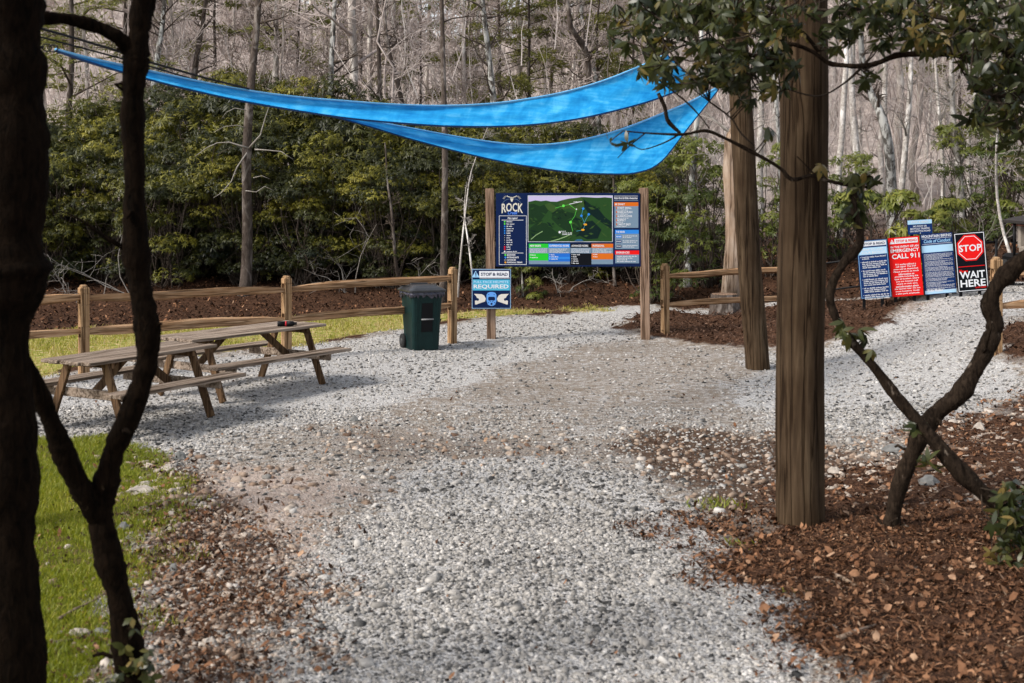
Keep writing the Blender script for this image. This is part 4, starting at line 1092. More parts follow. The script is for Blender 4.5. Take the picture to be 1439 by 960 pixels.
tall(1318.5,370.5,22.1,.55,1,'dark blue mountain biking code of conduct sign beside the stop sign',d_code)
tall(1364.5,367,22.0,.54,1,'black sign with a red stop octagon above the words wait here',d_stop,100,186,'stop_sign')
def d_foot(f):
    f.rect(0,0,100,58,'navy2',0); f.rect(0,0,100,17,'pale',2); f.text('STOP & READ',14,4,86,12,'white',4)
    f.text('NO FOOT OR',22,22,78,29,'white',3); f.text('BICYCLE TRAFFIC',10,32,90,39,'white',3); f.text('ON SHUTTLE ROAD',8,42,92,49,'white',3); f.disc(50,54,2,'white',3,6)
tall(1292.5,319,22.6,.43,1,'small blue sign about foot and bicycle traffic standing above the tall signs',d_foot,100,58,'traffic_sign',3.5)

# dark rail behind the signs
a0 = P(1150,410,23.4); b0 = P(1400,400,24.0)
root = thing('metal_fence', (a0.x,a0.y,float(hgt(a0.x,a0.y))), 'low dark metal rail running behind the tall signs', 'fence')
bz = float(hgt(b0.x,b0.y)); az = float(hgt(a0.x,a0.y))
for hz in (.35,.85):
    m = MB(); m.tube([(a0.x,a0.y,az+hz),(b0.x,b0.y,bz+hz)],.018,8); m.build('rail', M['black'], root, True, True)
for s in (0,.33,.66,1):
    q = a0.lerp(b0, s); z = az+(bz-az)*s; m = MB(); m.tube([(q.x,q.y,z-.3),(q.x,q.y,z+.9)],.028,8); m.build('post', M['black'], root, True, True)

# ---------------------------------------------------------------- split rail fences
def rail_mesh(a, b, seed, h=.125, w=.07):
    rr = random.Random(seed); m = MB(); n = 9; base = len(m.v)
    a = Vector(a); b = Vector(b); d = (b-a).normalized(); side = Vector((-d.y, d.x, 0)).normalized(); up = Vector((0,0,1))
    off = [(-.5,-.35),(-.1,-.5),(.5,-.3),(.45,.2),(.1,.5),(-.45,.35)]
    off = [(u+rr.uniform(-.1,.1), v_+rr.uniform(-.1,.1)) for u, v_ in off]; tw = rr.uniform(-.5,.5)
    for i in range(n):
        s = i/(n-1); c = a.lerp(b, s)+up*(.012*math.sin(s*7+seed)+rr.uniform(-.004,.004))
        k = 1.0; k2 = 1.0
        if i in (0, n-1): k = .5; k2 = .75
        elif i in (1, n-2): k = .92
        for (u, v_) in off:
            t_ = tw*(s-.5); uu = u*math.cos(t_)-v_*math.sin(t_); vv = u*math.sin(t_)+v_*math.cos(t_)
            m.v.append(tuple(c+side*uu*w*1.3*k2*(1+rr.uniform(-.07,.07))+up*vv*h*k*(1+rr.uniform(-.07,.07))))
    ns = 6
    for i in range(n-1):
        for j in range(ns): m.f.append((i*ns+j, i*ns+(j+1)%ns, (i+1)*ns+(j+1)%ns, (i+1)*ns+j)); m.m.append(0)
    m.f.append(tuple(reversed(range(ns)))); m.m.append(0); m.f.append(tuple((n-1)*ns+j for j in range(ns))); m.m.append(0)
    return m
def rail_fence(posts, label, tops=1.27, r1=1.08, r2=.63, rails=None):
    p0 = Vector(posts[0]); root = thing('rail_fence', p0, label, 'fence')
    n = len(posts)
    for i, p in enumerate(posts):
        p = Vector(p); q = Vector(posts[min(n-1,i+1)])-Vector(posts[max(0,i-1)]); ang = math.atan2(q.y, q.x)
        m = MB(); w, dth = .125, .125; cuts = [(-.4, r2-.07), (r2+.07, r1-.07), (r1+.07, tops-.03)]
        for z0, z1 in cuts: m.box((0,0,(z0+z1)/2), (w,dth,z1-z0), bev=.012, jit=.003)
        for z in (r1, r2):
            for sy in (-1,1): m.box((0, sy*dth*.40, z), (w*.94,dth*.16,.15), bev=.004)
        # weathered rounded top
        m.box((0,0,tops-.025), (w*.80,dth*.80,.06), bev=.02, jit=.004)
        o = m.build('post', M['cedarpost'], root); o.location = p-p0; o.rotation_euler = (random.uniform(-.015,.015), random.uniform(-.015,.015), ang)
    for i in range(n-1):
        a = Vector(posts[i]); b = Vector(posts[i+1]); d = (b-a).normalized()*.05
        for k, z in enumerate((r1, r2)):
            if rails and not rails(i, k): continue
            dz = .015*(1 if i % 2 else -1); c = (a+b)/2
            m = rail_mesh(a-d+Vector((0,0,z+dz))-c, b+d+Vector((0,0,z-dz))-c, i*2+k+int(p0.y*3))
            o = m.build('rail', M['cedar'], root); o.location = c-p0
            # rotate the mesh so its length lies on local x for the grain
            ang = math.atan2((b-a).y, (b-a).x); o.data.transform(Matrix.Rotation(-ang, 4, 'Z')); o.rotation_euler = (0,0,ang)
    return root
def fp(x, y): return (x, y, float(hgt(x, y)))
rail_fence([fp(-8.1,15.3), fp(-5.78,17.3), fp(-3.4,19.3), fp(-1.0,21.4)], 'split rail wooden fence on the left between picnic tables and the grass verge')
rail_fence([fp(2.69,22.5), (5.41,23.7,.02)], 'short two-rail wooden fence right of the map board in front of the mulch bed', r1=1.08, r2=.56)
ra = fp(6.43,17.0); rb = (9.4,17.3,ra[2]+.12)
rail_fence([ra, (9.4,17.3,float(hgt(9.4,17.3)))], 'wooden rail fence end with orange tinted post at the right edge', 1.29, 1.06, .64)

# ---------------------------------------------------------------- picnic tables
def picnic(L, label):
    t_ = thing('picnic_table', (0,0,0), label, 'picnic table', 'picnic tables on the gravel')
    m = MB()
    for i in range(5): m.box((random.uniform(-.02,.02), (i-2)*.146, .745+random.uniform(-.003,.003)), (L,.138,.038), bev=.005, jit=.0015)
    m.build('tabletop', M['greywood'], t_)
    for s in (-1,1):
        m = MB()
        for k in range(2): m.box((random.uniform(-.015,.015), s*(.60+k*.135), .445), (L,.127,.038), bev=.005, jit=.0015)
        m.build('bench', M['greywood'], t_)
    xl = L/2-.30
    for e in (-1,1):
        for s in (-1,1):
            m = MB(); m.beam((e*xl, s*.26, .725), (e*xl, s*.56, 0), .095, .04, Vector((1,0,0)), .004)
            # beam's width runs across; foot cut flat
            m.build('leg', M['legwood'], t_)
        m = MB(); m.beam((e*(xl-.042), -.73, .38), (e*(xl-.042), .73, .38), .04, .095, bev=.005); m.build('seat_support', M['greywood'], t_)
        m = MB(); m.beam((e*(xl-.042), -.34, .70), (e*(xl-.042), .34, .70), .04, .075, bev=.005); m.build('top_cleat', M['legwood'], t_)
        m = MB(); m.beam((e*(xl-.07), 0, .36), (e*(xl-.55), 0, .715), .04, .085, bev=.004); m.build('brace', M['legwood'], t_)
    return t_
pt = picnic(1.86, 'nearer picnic table with A-frame legs partly hidden by the forked stem')
pt.location = (-4.13,13.92,float(hgt(-4.16,14.2))); pt.rotation_euler = (0,0,R(60.7))
pt2 = picnic(2.34, 'longer picnic table further back with a dark bottle lying on top')
pt2.location = (-3.42,16.3,float(hgt(-3.5,16.2))); pt2.rotation_euler = (0,0,R(56))
bl = thing('bottle', (-2.93,16.66,.745+.019+.036+float(hgt(-3.5,16.2))), 'black bottle with a red band lying on the far picnic table', 'bottle', rz=R(8))
m = MB(); m.tube([(-.12,0,0),(-.115,0,0),(-.02,0,0)],[.026,.034,.034],14); m.tube([(.0,0,0),(.075,0,0),(.10,0,0)],[.034,.034,.02],14); m.build('body', M['black'], bl, True)
m = MB(); m.tube([(-.02,0,0),(.0,0,0)],[.0345,.0345],14); m.build('band', M['redband'], bl, True)
m = MB(); m.tube([(.10,0,0),(.13,0,0)],[.018,.018],12); m.build('cap', M['black'], bl, True)

# ---------------------------------------------------------------- wheelie bin
M['bar'] = plain('grey_bar', (.22,.22,.22), .5)
bp = G(594, 489)
bn = thing('wheelie_bin', (bp[0]-.01, bp[1]-.12, float(hgt(*bp))), 'dark green wheelie bin with black lid and liner beside the last fence post', 'bin', rz=R(24))
def rrect(w, d, r, n=4):
    out = []
    for (sx, sy, a0_) in ((1,1,0),(-1,1,90),(-1,-1,180),(1,-1,270)):
        for k in range(n+1):
            a = R(a0_+90*k/n); out.append((sx*(w/2-r)+r*math.cos(a), sy*(d/2-r)+r*math.sin(a)))
    return out
def loft(m, secs):
    b = len(m.v); n = len(secs[0][1])
    for z, pr_, in secs: m.v += [(x, y, z) for x, y in pr_]
    for i in range(len(secs)-1):
        for j in range(n): m.f.append((b+i*n+j, b+i*n+(j+1)%n, b+(i+1)*n+(j+1)%n, b+(i+1)*n+j)); m.m.append(m.mi)
    m.f.append(tuple(b+j for j in reversed(range(n)))); m.m.append(m.mi); m.f.append(tuple(b+(len(secs)-1)*n+j for j in range(n))); m.m.append(m.mi)
m = MB(); loft(m, [(.0,rrect(.47,.46,.05)),(.02,rrect(.48,.47,.05)),(.55,rrect(.53,.55,.06)),(.88,rrect(.56,.60,.06)),(.885,rrect(.60,.64,.06)),(.935,rrect(.60,.64,.06))])
for sx in (-.19,-.125,.125,.19): m.beam((sx*.92,-.236,.05),(sx,-.300,.84),.018,.012,Vector((0,1,0)),.003)
m.build('body', M['binbody'], bn)
m = MB(); m.beam((0,-.262,.30),(0,-.289,.76),.20,.012,Vector((0,1,0)),.003); m.build('front_recess', M['black'], bn)
m = MB(); m.tube([(-.11,-.295,.50),(.11,-.295,.50)],.012,8); m.build('grab_bar', M['bar'], bn, True)
m = MB(); loft(m, [(.938,rrect(.66,.70,.06)),(.965,rrect(.67,.71,.06)),(.975,rrect(.64,.68,.06)),(1.0,rrect(.56,.60,.08)),(1.035,rrect(.40,.44,.08)),(1.04,rrect(.36,.40,.08))])
m.beam((-.16,.13,1.045),(.16,.13,1.045),.035,.03,bev=.008); m.beam((-.25,-.05,1.03),(-.25,.2,1.02),.02,.02,bev=.005); m.beam((.25,-.05,1.03),(.25,.2,1.02),.02,.02,bev=.005)
m.tube([(-.24,.37,.97),(.24,.37,.97)],.016,8)
m.build('lid', M['binlid'], bn)
m = MB(); pr_ = rrect(.625,.665,.06,6); n_ = len(pr_); rr = random.Random(2); ring = []
P2 = []
for j in range(n_):
    a = pr_[j]; b = pr_[(j+1)%n_]
    L_ = math.hypot(b[0]-a[0], b[1]-a[1]); k_ = max(1, int(L_/.03))
    for q in range(k_): P2.append((a[0]+(b[0]-a[0])*q/k_, a[1]+(b[1]-a[1])*q/k_))
n_ = len(P2); lows = [rr.uniform(.81,.895) for _ in P2]
for j, (x, y) in enumerate(P2):
    s = 1+rr.uniform(-.01,.035); s2_ = 1+rr.uniform(-.03,.03); m.v += [(x*.985, y*.985, .937), (x*s, y*s, .90+rr.uniform(-.01,.01)), (x*s2_*.97, y*s2_*.97, lows[j])]
for j in range(n_):
    k_ = (j+1)%n_
    for i in (0,1): m.f.append((j*3+i, k_*3+i, k_*3+i+1, j*3+i+1)); m.m.append(0)
m.build('bin_liner', M['bag'], bn)
for sx in (-1,1):
    m = MB(); m.tube([(sx*.235,.22,.12),(sx*.245,.22,.12),(sx*.285,.22,.12),(sx*.295,.22,.12)],[.10,.12,.12,.10],20); w_ = m.build('wheel', M['rubber'], bn, True)
    m = MB(); m.tube([(sx*.29,.22,.12),(sx*.302,.22,.12)],[.055,.045],12); m.build('hub', M['binlid'], w_)
m = MB(); m.tube([(-.28,.22,.12),(.28,.22,.12)],.012,8); m.build('axle', M['metal'], bn); bn.scale = (.93,.95,1)

# ---------------------------------------------------------------- wooden poles
def pole(name, foot, top, rf, rt_, label, cat, seed, mat='pole', notch=True):
    foot = Vector(foot); top = Vector(top); rr = random.Random(seed); root = thing(name, foot, label, cat)
    n = 26; m = MB(); random.seed(seed); k = 28
    prof = [1+rr.uniform(-.012,.012) for _ in range(k)]
    d = top-foot
    for i in range(n+1):
        s = i/n; c = d*s-Vector((0,0,.3*(1-s)))
        c.x += .012*math.sin(s*9+seed); r = (rf+(rt_-rf)*s)*(1+.10*math.exp(-s/.03)+.012*math.sin(s*31+seed))
        for j in range(k):
            a = 6.2832*j/k; q = r*(prof[j]+.012*math.sin(a*5+s*20)+rr.uniform(-.008,.008))
            m.v.append((c.x+q*math.cos(a), c.y+q*math.sin(a), c.z))
    for i in range(n):
        for j in range(k): m.f.append((i*k+j, i*k+(j+1)%k, (i+1)*k+(j+1)%k, (i+1)*k+j)); m.m.append(0)
    m.f.append(tuple(n*k+j for j in range(k))); m.m.append(0)
    m.build('trunk', M[mat], root, True)
    return root
big = G(1125,736)
z0 = float(hgt(*big)); pole('sail_pole', (big[0],big[1],z0), (big[0]+.03,big[1],6.0), .182, .176, 'thick round wooden pole standing in the leaf litter right of the path', 'pole', 3)
sm = G(1066,518); top_s = P(1028,-40,sm[1]); z0 = float(hgt(*sm))
pole('sail_pole', (sm[0],sm[1],z0), top_s, .17, .155, 'slimmer leaning wooden pole on the gravel in front of the mulch bed', 'pole', 8)
pl = P(-75,0,9.4); pole('sail_pole', (pl.x,9.4,0), (pl.x,9.4,4.3), .16, .15, 'wooden pole left of the photo holding the sail rope', 'pole', 9)
# bleached dead trunk and stump
dt = P(1030,424,26.2); dt.z = float(hgt(dt.x,dt.y))
q = [P(a,b,26.2)-dt for a,b in ((1030,424),(1034,340),(1033,290),(1030,240),(1029,200),(1031,190),(1034,178),(1038,170))]
q[0] = Vector((0,0,-.2)); root = thing('dead_tree', dt, 'bleached barkless dead trunk behind the slim leaning pole', 'dead tree')
random.seed(4); m = MB(); m.tube(q, [.26,.20,.19,.19,.165,.13,.08,.03], 16, rough=.14); m.build('trunk', M['deadwood'], root, True)
m = MB(); rr = random.Random(6)
for k in range(7): crown(m, q[3+k%4], Vector((rr.gauss(0,1),rr.gauss(0,.5),.3)), 1.1, .03, 0, 1, rr, 5)
m.build('branches', M['twig_pale'], root, True)
stp = G(1006,432); root = thing('tree_stump', (stp[0],25.6,float(hgt(stp[0],25.6))), 'low sawn stump beside the foot of the dead trunk', 'stump')
random.seed(5); m = MB(); m.tube([(0,0,-.1),(0,0,.1),(0,0,.42)],[.36,.30,.27],16,rough=.06); m.build('stump_bark', M['bark_brown'], root)
m = MB(); m.tube([(0,0,.421),(0,0,.43)],[.26,.25],16); m.build('cut_face', M['post'], root)

# ---------------------------------------------------------------- shade sails
def cr(pts, s):
    n = len(pts)-1; x = min(s*n, n-1e-6); i = int(x); f = x-i
    p0 = pts[max(0,i-1)]; p1 = pts[i]; p2 = pts[i+1]; p3 = pts[min(n,i+2)]
    return tuple(.5*((2*b)+(c-a)*f+(2*a-5*b+4*c-d)*f*f+(3*b-a-3*c+d)*f**3) for a,b,c,d in zip(p0,p1,p2,p3))
def sail(U, Lw, fold, y0, y1, label, ns=120, ntt=22, seed=0, belly=.9):
    p0 = P(U[0][0],U[0][1],y0); root = thing('shade_sail', p0, label, 'shade sail'); m = MB(); up_e = []; lo_e = []
    for i in range(ns+1):
        s = i/ns; u = cr(U, s); l = cr(Lw, s); Yc = y0+(y1-y0)*(s**.95); fd = fold(s)
        hgt_px = max(1.0, l[1]-u[1]); scale = hgt_px/F*Yc
        for j in range(ntt+1):
            t_ = j/ntt
            # light upper strip leans back to the sky, lower part turns under towards the scene
            if t_ < fd: dy = -scale*1.7*t_
            else: dy = -scale*1.7*fd + belly*scale*((t_-fd)/(1-fd+1e-6))**1.3
            dy += .008*math.sin(s*60+t_*9+seed)*min(1,scale*3)+.01*math.sin(s*23-t_*14)*min(1,scale*3)
            if fd > .05: dy += .05*scale*abs(t_-fd)
            px_ = u[0]+(l[0]-u[0])*t_; py_ = u[1]+(l[1]-u[1])*t_
            v_ = P(px_, py_, Yc+dy)-p0; m.v.append(tuple(v_))
            if j == 0: up_e.append(v_)
            if j == ntt: lo_e.append(v_)
    k = ntt+1
    for i in range(ns):
        for j in range(ntt): m.f.append((i*k+j, i*k+j+1, (i+1)*k+j+1, (i+1)*k+j)); m.m.append(0)
    cl = m.build('cloth', M['sail'], root, True)
    m = MB(); m.tube(up_e[::2]+[up_e[-1]], .013, 6); m.build('top_hem', M['sailhem'], root, True)
    m = MB(); m.tube(lo_e[::2]+[lo_e[-1]], .012, 6); m.build('bottom_hem', M['sailhem_dark'], root, True)
    end = [Vector(m_) for m_ in cl_end(cl, ns, k)]
    m = MB(); m.tube(end, .012, 6); m.build('end_hem', M['sailhem_dark'], root, True)
    return root, up_e, lo_e
def cl_end(cl, ns, k): return [cl.data.vertices[ns*k+j].co for j in range(k)]
U1 = [(79,70),(130,83),(200,98),(275,114),(350,128),(420,137),(480,142),(550,147),(620,149),(690,146),(750,138),(800,128),(850,113),(900,93),(936,76)]
L1 = [(79,71.5),(130,89),(200,109),(275,128),(350,144),(420,156),(480,165),(550,172),(620,177),(690,178),(750,175),(800,169),(850,159),(920,140),(979,116)]
s1, ue1, le1 = sail(U1, L1, lambda s: max(.02, .55*(1-(s/.60)**2)) if s < .6 else .02, 9.2, 17.2, 'upper long blue shade sail stretching from the left rope to the right foliage', seed=1)
U2 = [(350,136),(400,148),(460,159.5),(520,170),(580,181),(640,192),(700,201),(750,204),(800,200),(850,189),(890,176),(930,160),(970,143),(1008,123)]
L2 = [(350,137),(400,151),(460,162),(520,178),(580,196),(640,212),(700,226),(750,235),(800,242),(850,244.5),(893,243),(928,228),(965,182),(1010,125)]
s2_, ue2, le2 = sail(U2, L2, lambda s: max(.02, .62*(1-(s/.58)**3)) if s < .58 else .02, 12.6, 17.6, 'lower shorter blue shade sail sagging just above the trail map board', seed=5)
def rope(pts, r, label, cat='rope', mat='rope', name='rope'):
    p0 = Vector(pts[0]); m = MB(); m.tube([Vector(p)-p0 for p in pts], r, 6); o = m.build(name, M[mat], None, True); o.location = p0; tag(o, label, cat); return o
sp = Vector((sm[0],sm[1],0))
def spx(py): # point on the slim pole at photo row py
    s = (518-py)/558; return Vector((sm[0],sm[1],0)).lerp(top_s, s)+Vector((-.1,-.13,0))
rope([P(936,76,17.2), spx(34)], .009, 'thin dark cord from the upper sail tip to the slim leaning pole')
rope([P(979,116,17.2), spx(100)], .009, 'thin dark cord from the upper sail lower corner to the slim leaning pole')
rope([P(1009,124,17.6), spx(116)], .009, 'thin dark cord from the lower sail corner to the slim leaning pole')
rope([P(-60,36,9.3),P(57,66,9.2),P(61,67,9.2)], .010, 'short rope tying the upper sail ring behind the thick dark trunk')
rope([P(-60,2,9.3),P(57,40,9.4),P(110,55,9.6),P(160,70,9.9),P(205,86,10.3),P(290,110,11),P(350,125,11.6)], .010, 'dark cable running above the upper sail at the left')
rope([P(350,136,12.6),P(300,120,11.6),P(200,90,10.4),P(57,52,9.4)], .008, 'thin cord leading the lower sail back to the left pole')
rg = thing('shackle', P(70,68,9.2), 'two linked metal rings at the left corner of the upper sail', 'shackle')
for k, px_ in enumerate((66,75)):
    m = MB(); c_ = P(px_,67+k,9.2)-rg.location; rr_ = .026
    m.tube([c_+Vector((math.cos(a)*rr_*1.25, .3*math.sin(a)*rr_*(1 if k else -1), math.sin(a)*rr_)) for a in [6.2832*i/14 for i in range(15)]], .005, 6); m.build('ring', M['metal' if 0 else 'rope'], rg, True)

# ---------------------------------------------------------------- cart at the right edge
cp = P(1482, 385, 23.5); cg = float(hgt(cp.x,cp.y))-.05
ct = thing('utility_cart', (cp.x,cp.y,cg), 'dark framed open cart with a canopy roof at the right edge beyond the fence', 'cart', rz=R(-3))
def cb(name, c_, sz, mat, bev=.03): 
    m = MB(); m.box(c_, sz, bev=bev); return m.build(name, M[mat], ct)
zr = (H-(307-HY)/F*23.5)-cg
m = MB(); 
for i in range(9):
    s = i/8; x = -.62+1.24*s; zz = zr-.0-.10*(2*s-1)**2
    for y in (-1.0,1.0): m.v += [(x,y,zz),(x,y,zz+.05)]
for i in range(8): 
    b = i*4; m.f += [(b,b+4,b+6,b+2),(b+1,b+3,b+7,b+5),(b,b+1,b+5,b+4),(b+2,b+6,b+7,b+3)]; m.m += [0]*4
m.f += [(0,2,3,1),(32,33,35,34)]; m.m += [0,0]
m.build('roof', M['carttop'], ct)
cb('roof_lining', (0,0,zr-.135), (1.06,1.86,.02), 'cartunder', .005)
for sx in (-.56,.56):
    for sy in (-.9,.5):
        m = MB(); m.tube([(sx,sy,.55),(sx,sy*.98,zr-.1)],.03,8); m.build('roof_post', M['black'], ct, True)
cb('body', (0,.1,.48), (1.15,2.2,.34), 'black', .06); cb('hood', (0,-.95,.72), (1.05,.5,.35), 'black', .1)
cb('seat', (0,.2,.74), (1.0,.5,.14), 'cream'); cb('backrest', (0,.47,1.0), (1.0,.12,.5), 'cream')
for sx in (-1,1):
    for sy in (-.85,.95):
        m = MB(); m.tube([(sx*.44,sy,.27),(sx*.47,sy,.27),(sx*.63,sy,.27),(sx*.66,sy,.27)],[.22,.27,.27,.22],20); w_ = m.build('wheel', M['rubber'], ct, True)
        m = MB(); m.tube([(sx*.655,sy,.27),(sx*.672,sy,.27)],[.13,.11],12); m.build('rim', M['metal'], w_)
m = MB(); m.tube([Vector((math.cos(a)*.17-.25, -.35+math.sin(a)*.07, 1.02+math.sin(a)*.15)) for a in [6.2832*i/16 for i in range(17)]],.014,6); m.build('steering_wheel', M['black'], ct, True)

# ---------------------------------------------------------------- foreground plants
def smooth_chain(pts, k=4):
    out = []
    n = len(pts)
    for i in range(n-1):
        a = pts[max(0,i-1)]; b = pts[i]; c = pts[i+1]; d = pts[min(n-1,i+2)]
        for j in range(k):
            s = j/k; out.append(.5*((2*b)+(c-a)*s+(2*a-5*b+4*c-d)*s*s+(3*b-a-3*c+d)*s**3))
    out.append(pts[-1]); return out
def stem(m, ch, n=12, rough=.07, loc=Vector((0,0,0)), lst=None):
    """ch: (col,row,depth,radius)"""
    q = [Vector((*P(a,b,c),r)) for a,b,c,r in ch]; q = smooth_chain(q, 9)
    lr = random.Random(int(ch[0][0]*7+ch[0][1]))
    lump = [1+.09*math.sin(i*.37+lr.random()*.6)+lr.uniform(-.05,.05)+(.16*math.exp(-((i%23-11)/1.6)**2) if n > 9 else 0) for i in range(len(q))]
    pts = [Vector(v[:3])-loc for v in q]; rs = [v[3]*k_ for v, k_ in zip(q, lump)]
    m.tube(pts, rs, n, rough=rough)
    if lst is not None: lst += pts
random.seed(12)
def stubs(m, pts, n, seed):
    rr = random.Random(seed)
    for _ in range(n):
        i = rr.randrange(2, int(len(pts)*.45)); a = pts[i]; d = Vector((rr.gauss(0,1), rr.gauss(-.2,.6), rr.gauss(.3,.6))).normalized(); L_ = rr.choice((.07,.09,.12,.22,.34))
        m.tube([a, a+d*(.05+L_*.3), a+d*(.05+L_*.7)+Vector((0,0,.02)), a+d*(.05+L_)+Vector((rr.gauss(0,.02),0,.05*L_))], [.018,.012,.008 if L_ > .15 else .011,.003 if L_ > .15 else .008], 6, rough=.12)
# thick dark trunk at the left edge
la = Vector((P(14,1090,5.75).x, 5.75, float(hgt(-2.2,5.75))))
ra_ = thing('tree', la, 'thick dark mossy trunk cut by the left edge in the foreground', 'tree'); m = MB()
ch = [(22,1120,5.75,.20),(20,1040,5.75,.155),(17,960,5.75,.142),(12,800,5.75,.130),(9,640,5.75,.122),(4,480,5.75,.122),(12,400,5.75,.150),(12,330,5.75,.158),(14,200,5.75,.157),(12,80,5.75,.150),(8,-40,5.75,.146),(0,-250,5.75,.135),(-10,-500,5.75,.12)]
stem(m, ch, 20, .05, la); m.build('trunk', M['shaded_bark'], ra_, True)
# the forked stem
lb = Vector((P(196,985,6.35).x, 6.35, float(hgt(-1.9,6.35))-.02)); rb_ = thing('forked_shrub', lb, 'dark forked stem in the left foreground with ivy at its foot', 'shrub')
m = MB(); tips = []
stem(m, [(200,1030,6.35,.105),(190,985,6.35,.088),(183,930,6.35,.075),(170,850,6.35,.066),(152,780,6.35,.062),(141,725,6.35,.066),(147,690,6.35,.058),(160,635,6.33,.058),(186,575,6.3,.054),(206,510,6.3,.052),(206,455,6.3,.060),(195,390,6.3,.058),(190,330,6.3,.060),(189,240,6.3,.052),(186,160,6.3,.052),(190,100,6.3,.060),(194,60,6.3,.054),(199,0,6.3,.050),(205,-120,6.25,.045),(190,-260,6.2,.035),(150,-400,6.1,.02)], 14, .06, lb, tips)
stem(m, [(141,728,6.35,.055),(122,700,6.3,.055),(95,650,6.25,.054),(75,600,6.2,.050),(50,545,6.15,.046),(20,490,6.1,.042),(-30,430,6.05,.040),(-90,340,6.0,.034)], 12, .06, lb, tips)
stem(m, [(184,72,6.3,.040),(165,52,6.25,.036),(130,36,6.2,.033),(95,27,6.1,.031),(55,24,6.0,.03),(0,12,5.95,.028),(-60,-20,5.9,.02)], 10, .06, lb, tips)
stem(m, [(195,40,6.3,.035),(212,10,6.35,.024),(225,-60,6.4,.018)], 8, .06, lb, tips)
stubs(m, tips, 14, 4); m.build('stems', M['shaded_bark'], rb_, True)
def add_leaves(root, clusters, loc, anchors, L=.12, Wd=.30, mat='rhodo_near', twr=.005, name='foliage', seed=1, tone=(.25,.75), nl=6, elev=(-.9,.15)):
    r = np.random.default_rng(seed); cs = []; m = MB(); anc = np.array([tuple(a) for a in anchors])
    for (cx_, cy_, rx, ry_, Y, dY, n) in clusters:
        for _ in range(n):
            while True:
                a, b = r.uniform(-1,1,2)
                if a*a+b*b < 1: break
            c = P(cx_+a*rx, cy_+b*ry_, Y+r.uniform(-dY,dY))-loc; cs.append(tuple(c))
    cs = np.array(cs)
    ax = np.zeros_like(cs)
    for i, c in enumerate(cs):
        # whorls hang on twigs that grow from the nearest limb, sometimes from a nearer whorl
        pool = anc if i < 3 or r.random() < .35 else np.concatenate([anc, cs[:i]])
        d = np.linalg.norm(pool-c, axis=1); d[d < .02] = 9; k = int(np.argmin(d)); a = Vector(pool[k]); b = Vector(c); L_ = (b-a).length
        mid = a.lerp(b,.5)+Vector((r.normal(0,.06),r.normal(0,.06),-.04))*L_
        m.tube([a, mid, b], [twr*1.5, twr*1.2, twr*.8], 4, cap=False); v_ = (b-mid).normalized(); ax[i] = tuple(v_+Vector((r.normal(0,.4),r.normal(0,.4),.2)))
    tn = r.uniform(tone[0], tone[1], len(cs)); tn = np.where(r.uniform(0,1,len(cs)) < .07, .97, tn)
    v, f, t_ = whorls(cs, ax+1e-4, nl, L*r.uniform(.6,1.25,len(cs)), Wd, elev, 3, tn, r, .55)
    np_mesh(name, v, f, M[mat], t_, root); m.build('twigs', M['twig_dark'], root, True)
M['twig_dark'] = bark_mat('dark_twigs', (.02,.014,.010), (.07,.055,.042), None, (20,20,20))
iv = [(188,905,14,40,6.3,.1,16),(205,935,14,25,6.25,.1,10),(172,950,12,15,6.2,.1,6)]
add_leaves(rb_, iv, lb, [P(185,930,6.3)-lb, P(180,900,6.3)-lb], .05, .6, 'rhodo_near', .002, 'ivy', 5, (.4,.8), 4, (-.3,.6))
hid = []
rr = random.Random(9)
for k in range(3): hid.append((rr.uniform(-420,120), rr.uniform(-560,-260), 70, 60, rr.uniform(5.2,6.4), .4, 30))
add_leaves(rb_, hid, lb, tips[130:], .13, .3, 'rhodo_near', .005, 'foliage', 7)

# right foreground rhododendrons
lc = GZ(1250,748); rc = thing('rhododendron', lc, 'rhododendron with a twisting stem rooted right of the thick pole, foliage overhanging the top', 'shrub')
m = MB(); stc = []
stem(m, [(1246,768,9.5,.085),(1252,742,9.45,.062),(1262,690,9.4,.058),(1278,648,9.35,.064),(1298,604,9.3,.066),(1322,575,9.25,.066),(1347,556,9.2,.062),(1370,520,9.2,.064),(1390,482,9.2,.062),(1398,455,9.2,.060),(1391,428,9.2,.062),(1402,400,9.15,.056),(1430,372,9.1,.060),(1470,338,9.0,.055),(1520,270,8.9,.055),(1535,180,8.8,.05),(1500,120,8.7,.042),(1439,99,8.7,.034),(1400,94,8.7,.030),(1377,90,8.7,.028),(1350,78,8.7,.026),(1327,75,8.7,.024),(1290,76,8.7,.022),(1260,78,8.7,.020),(1235,88,8.7,.018),(1213,93,8.7,.018),(1185,92,8.75,.017),(1163,88,8.8,.015),(1140,72,8.8,.014),(1105,62,8.8,.013),(1060,78,8.9,.011),(1000,70,9.0,.009),(940,50,9.0,.007)], 12, .05, lc, stc)
m2_ = MB(); lim = []
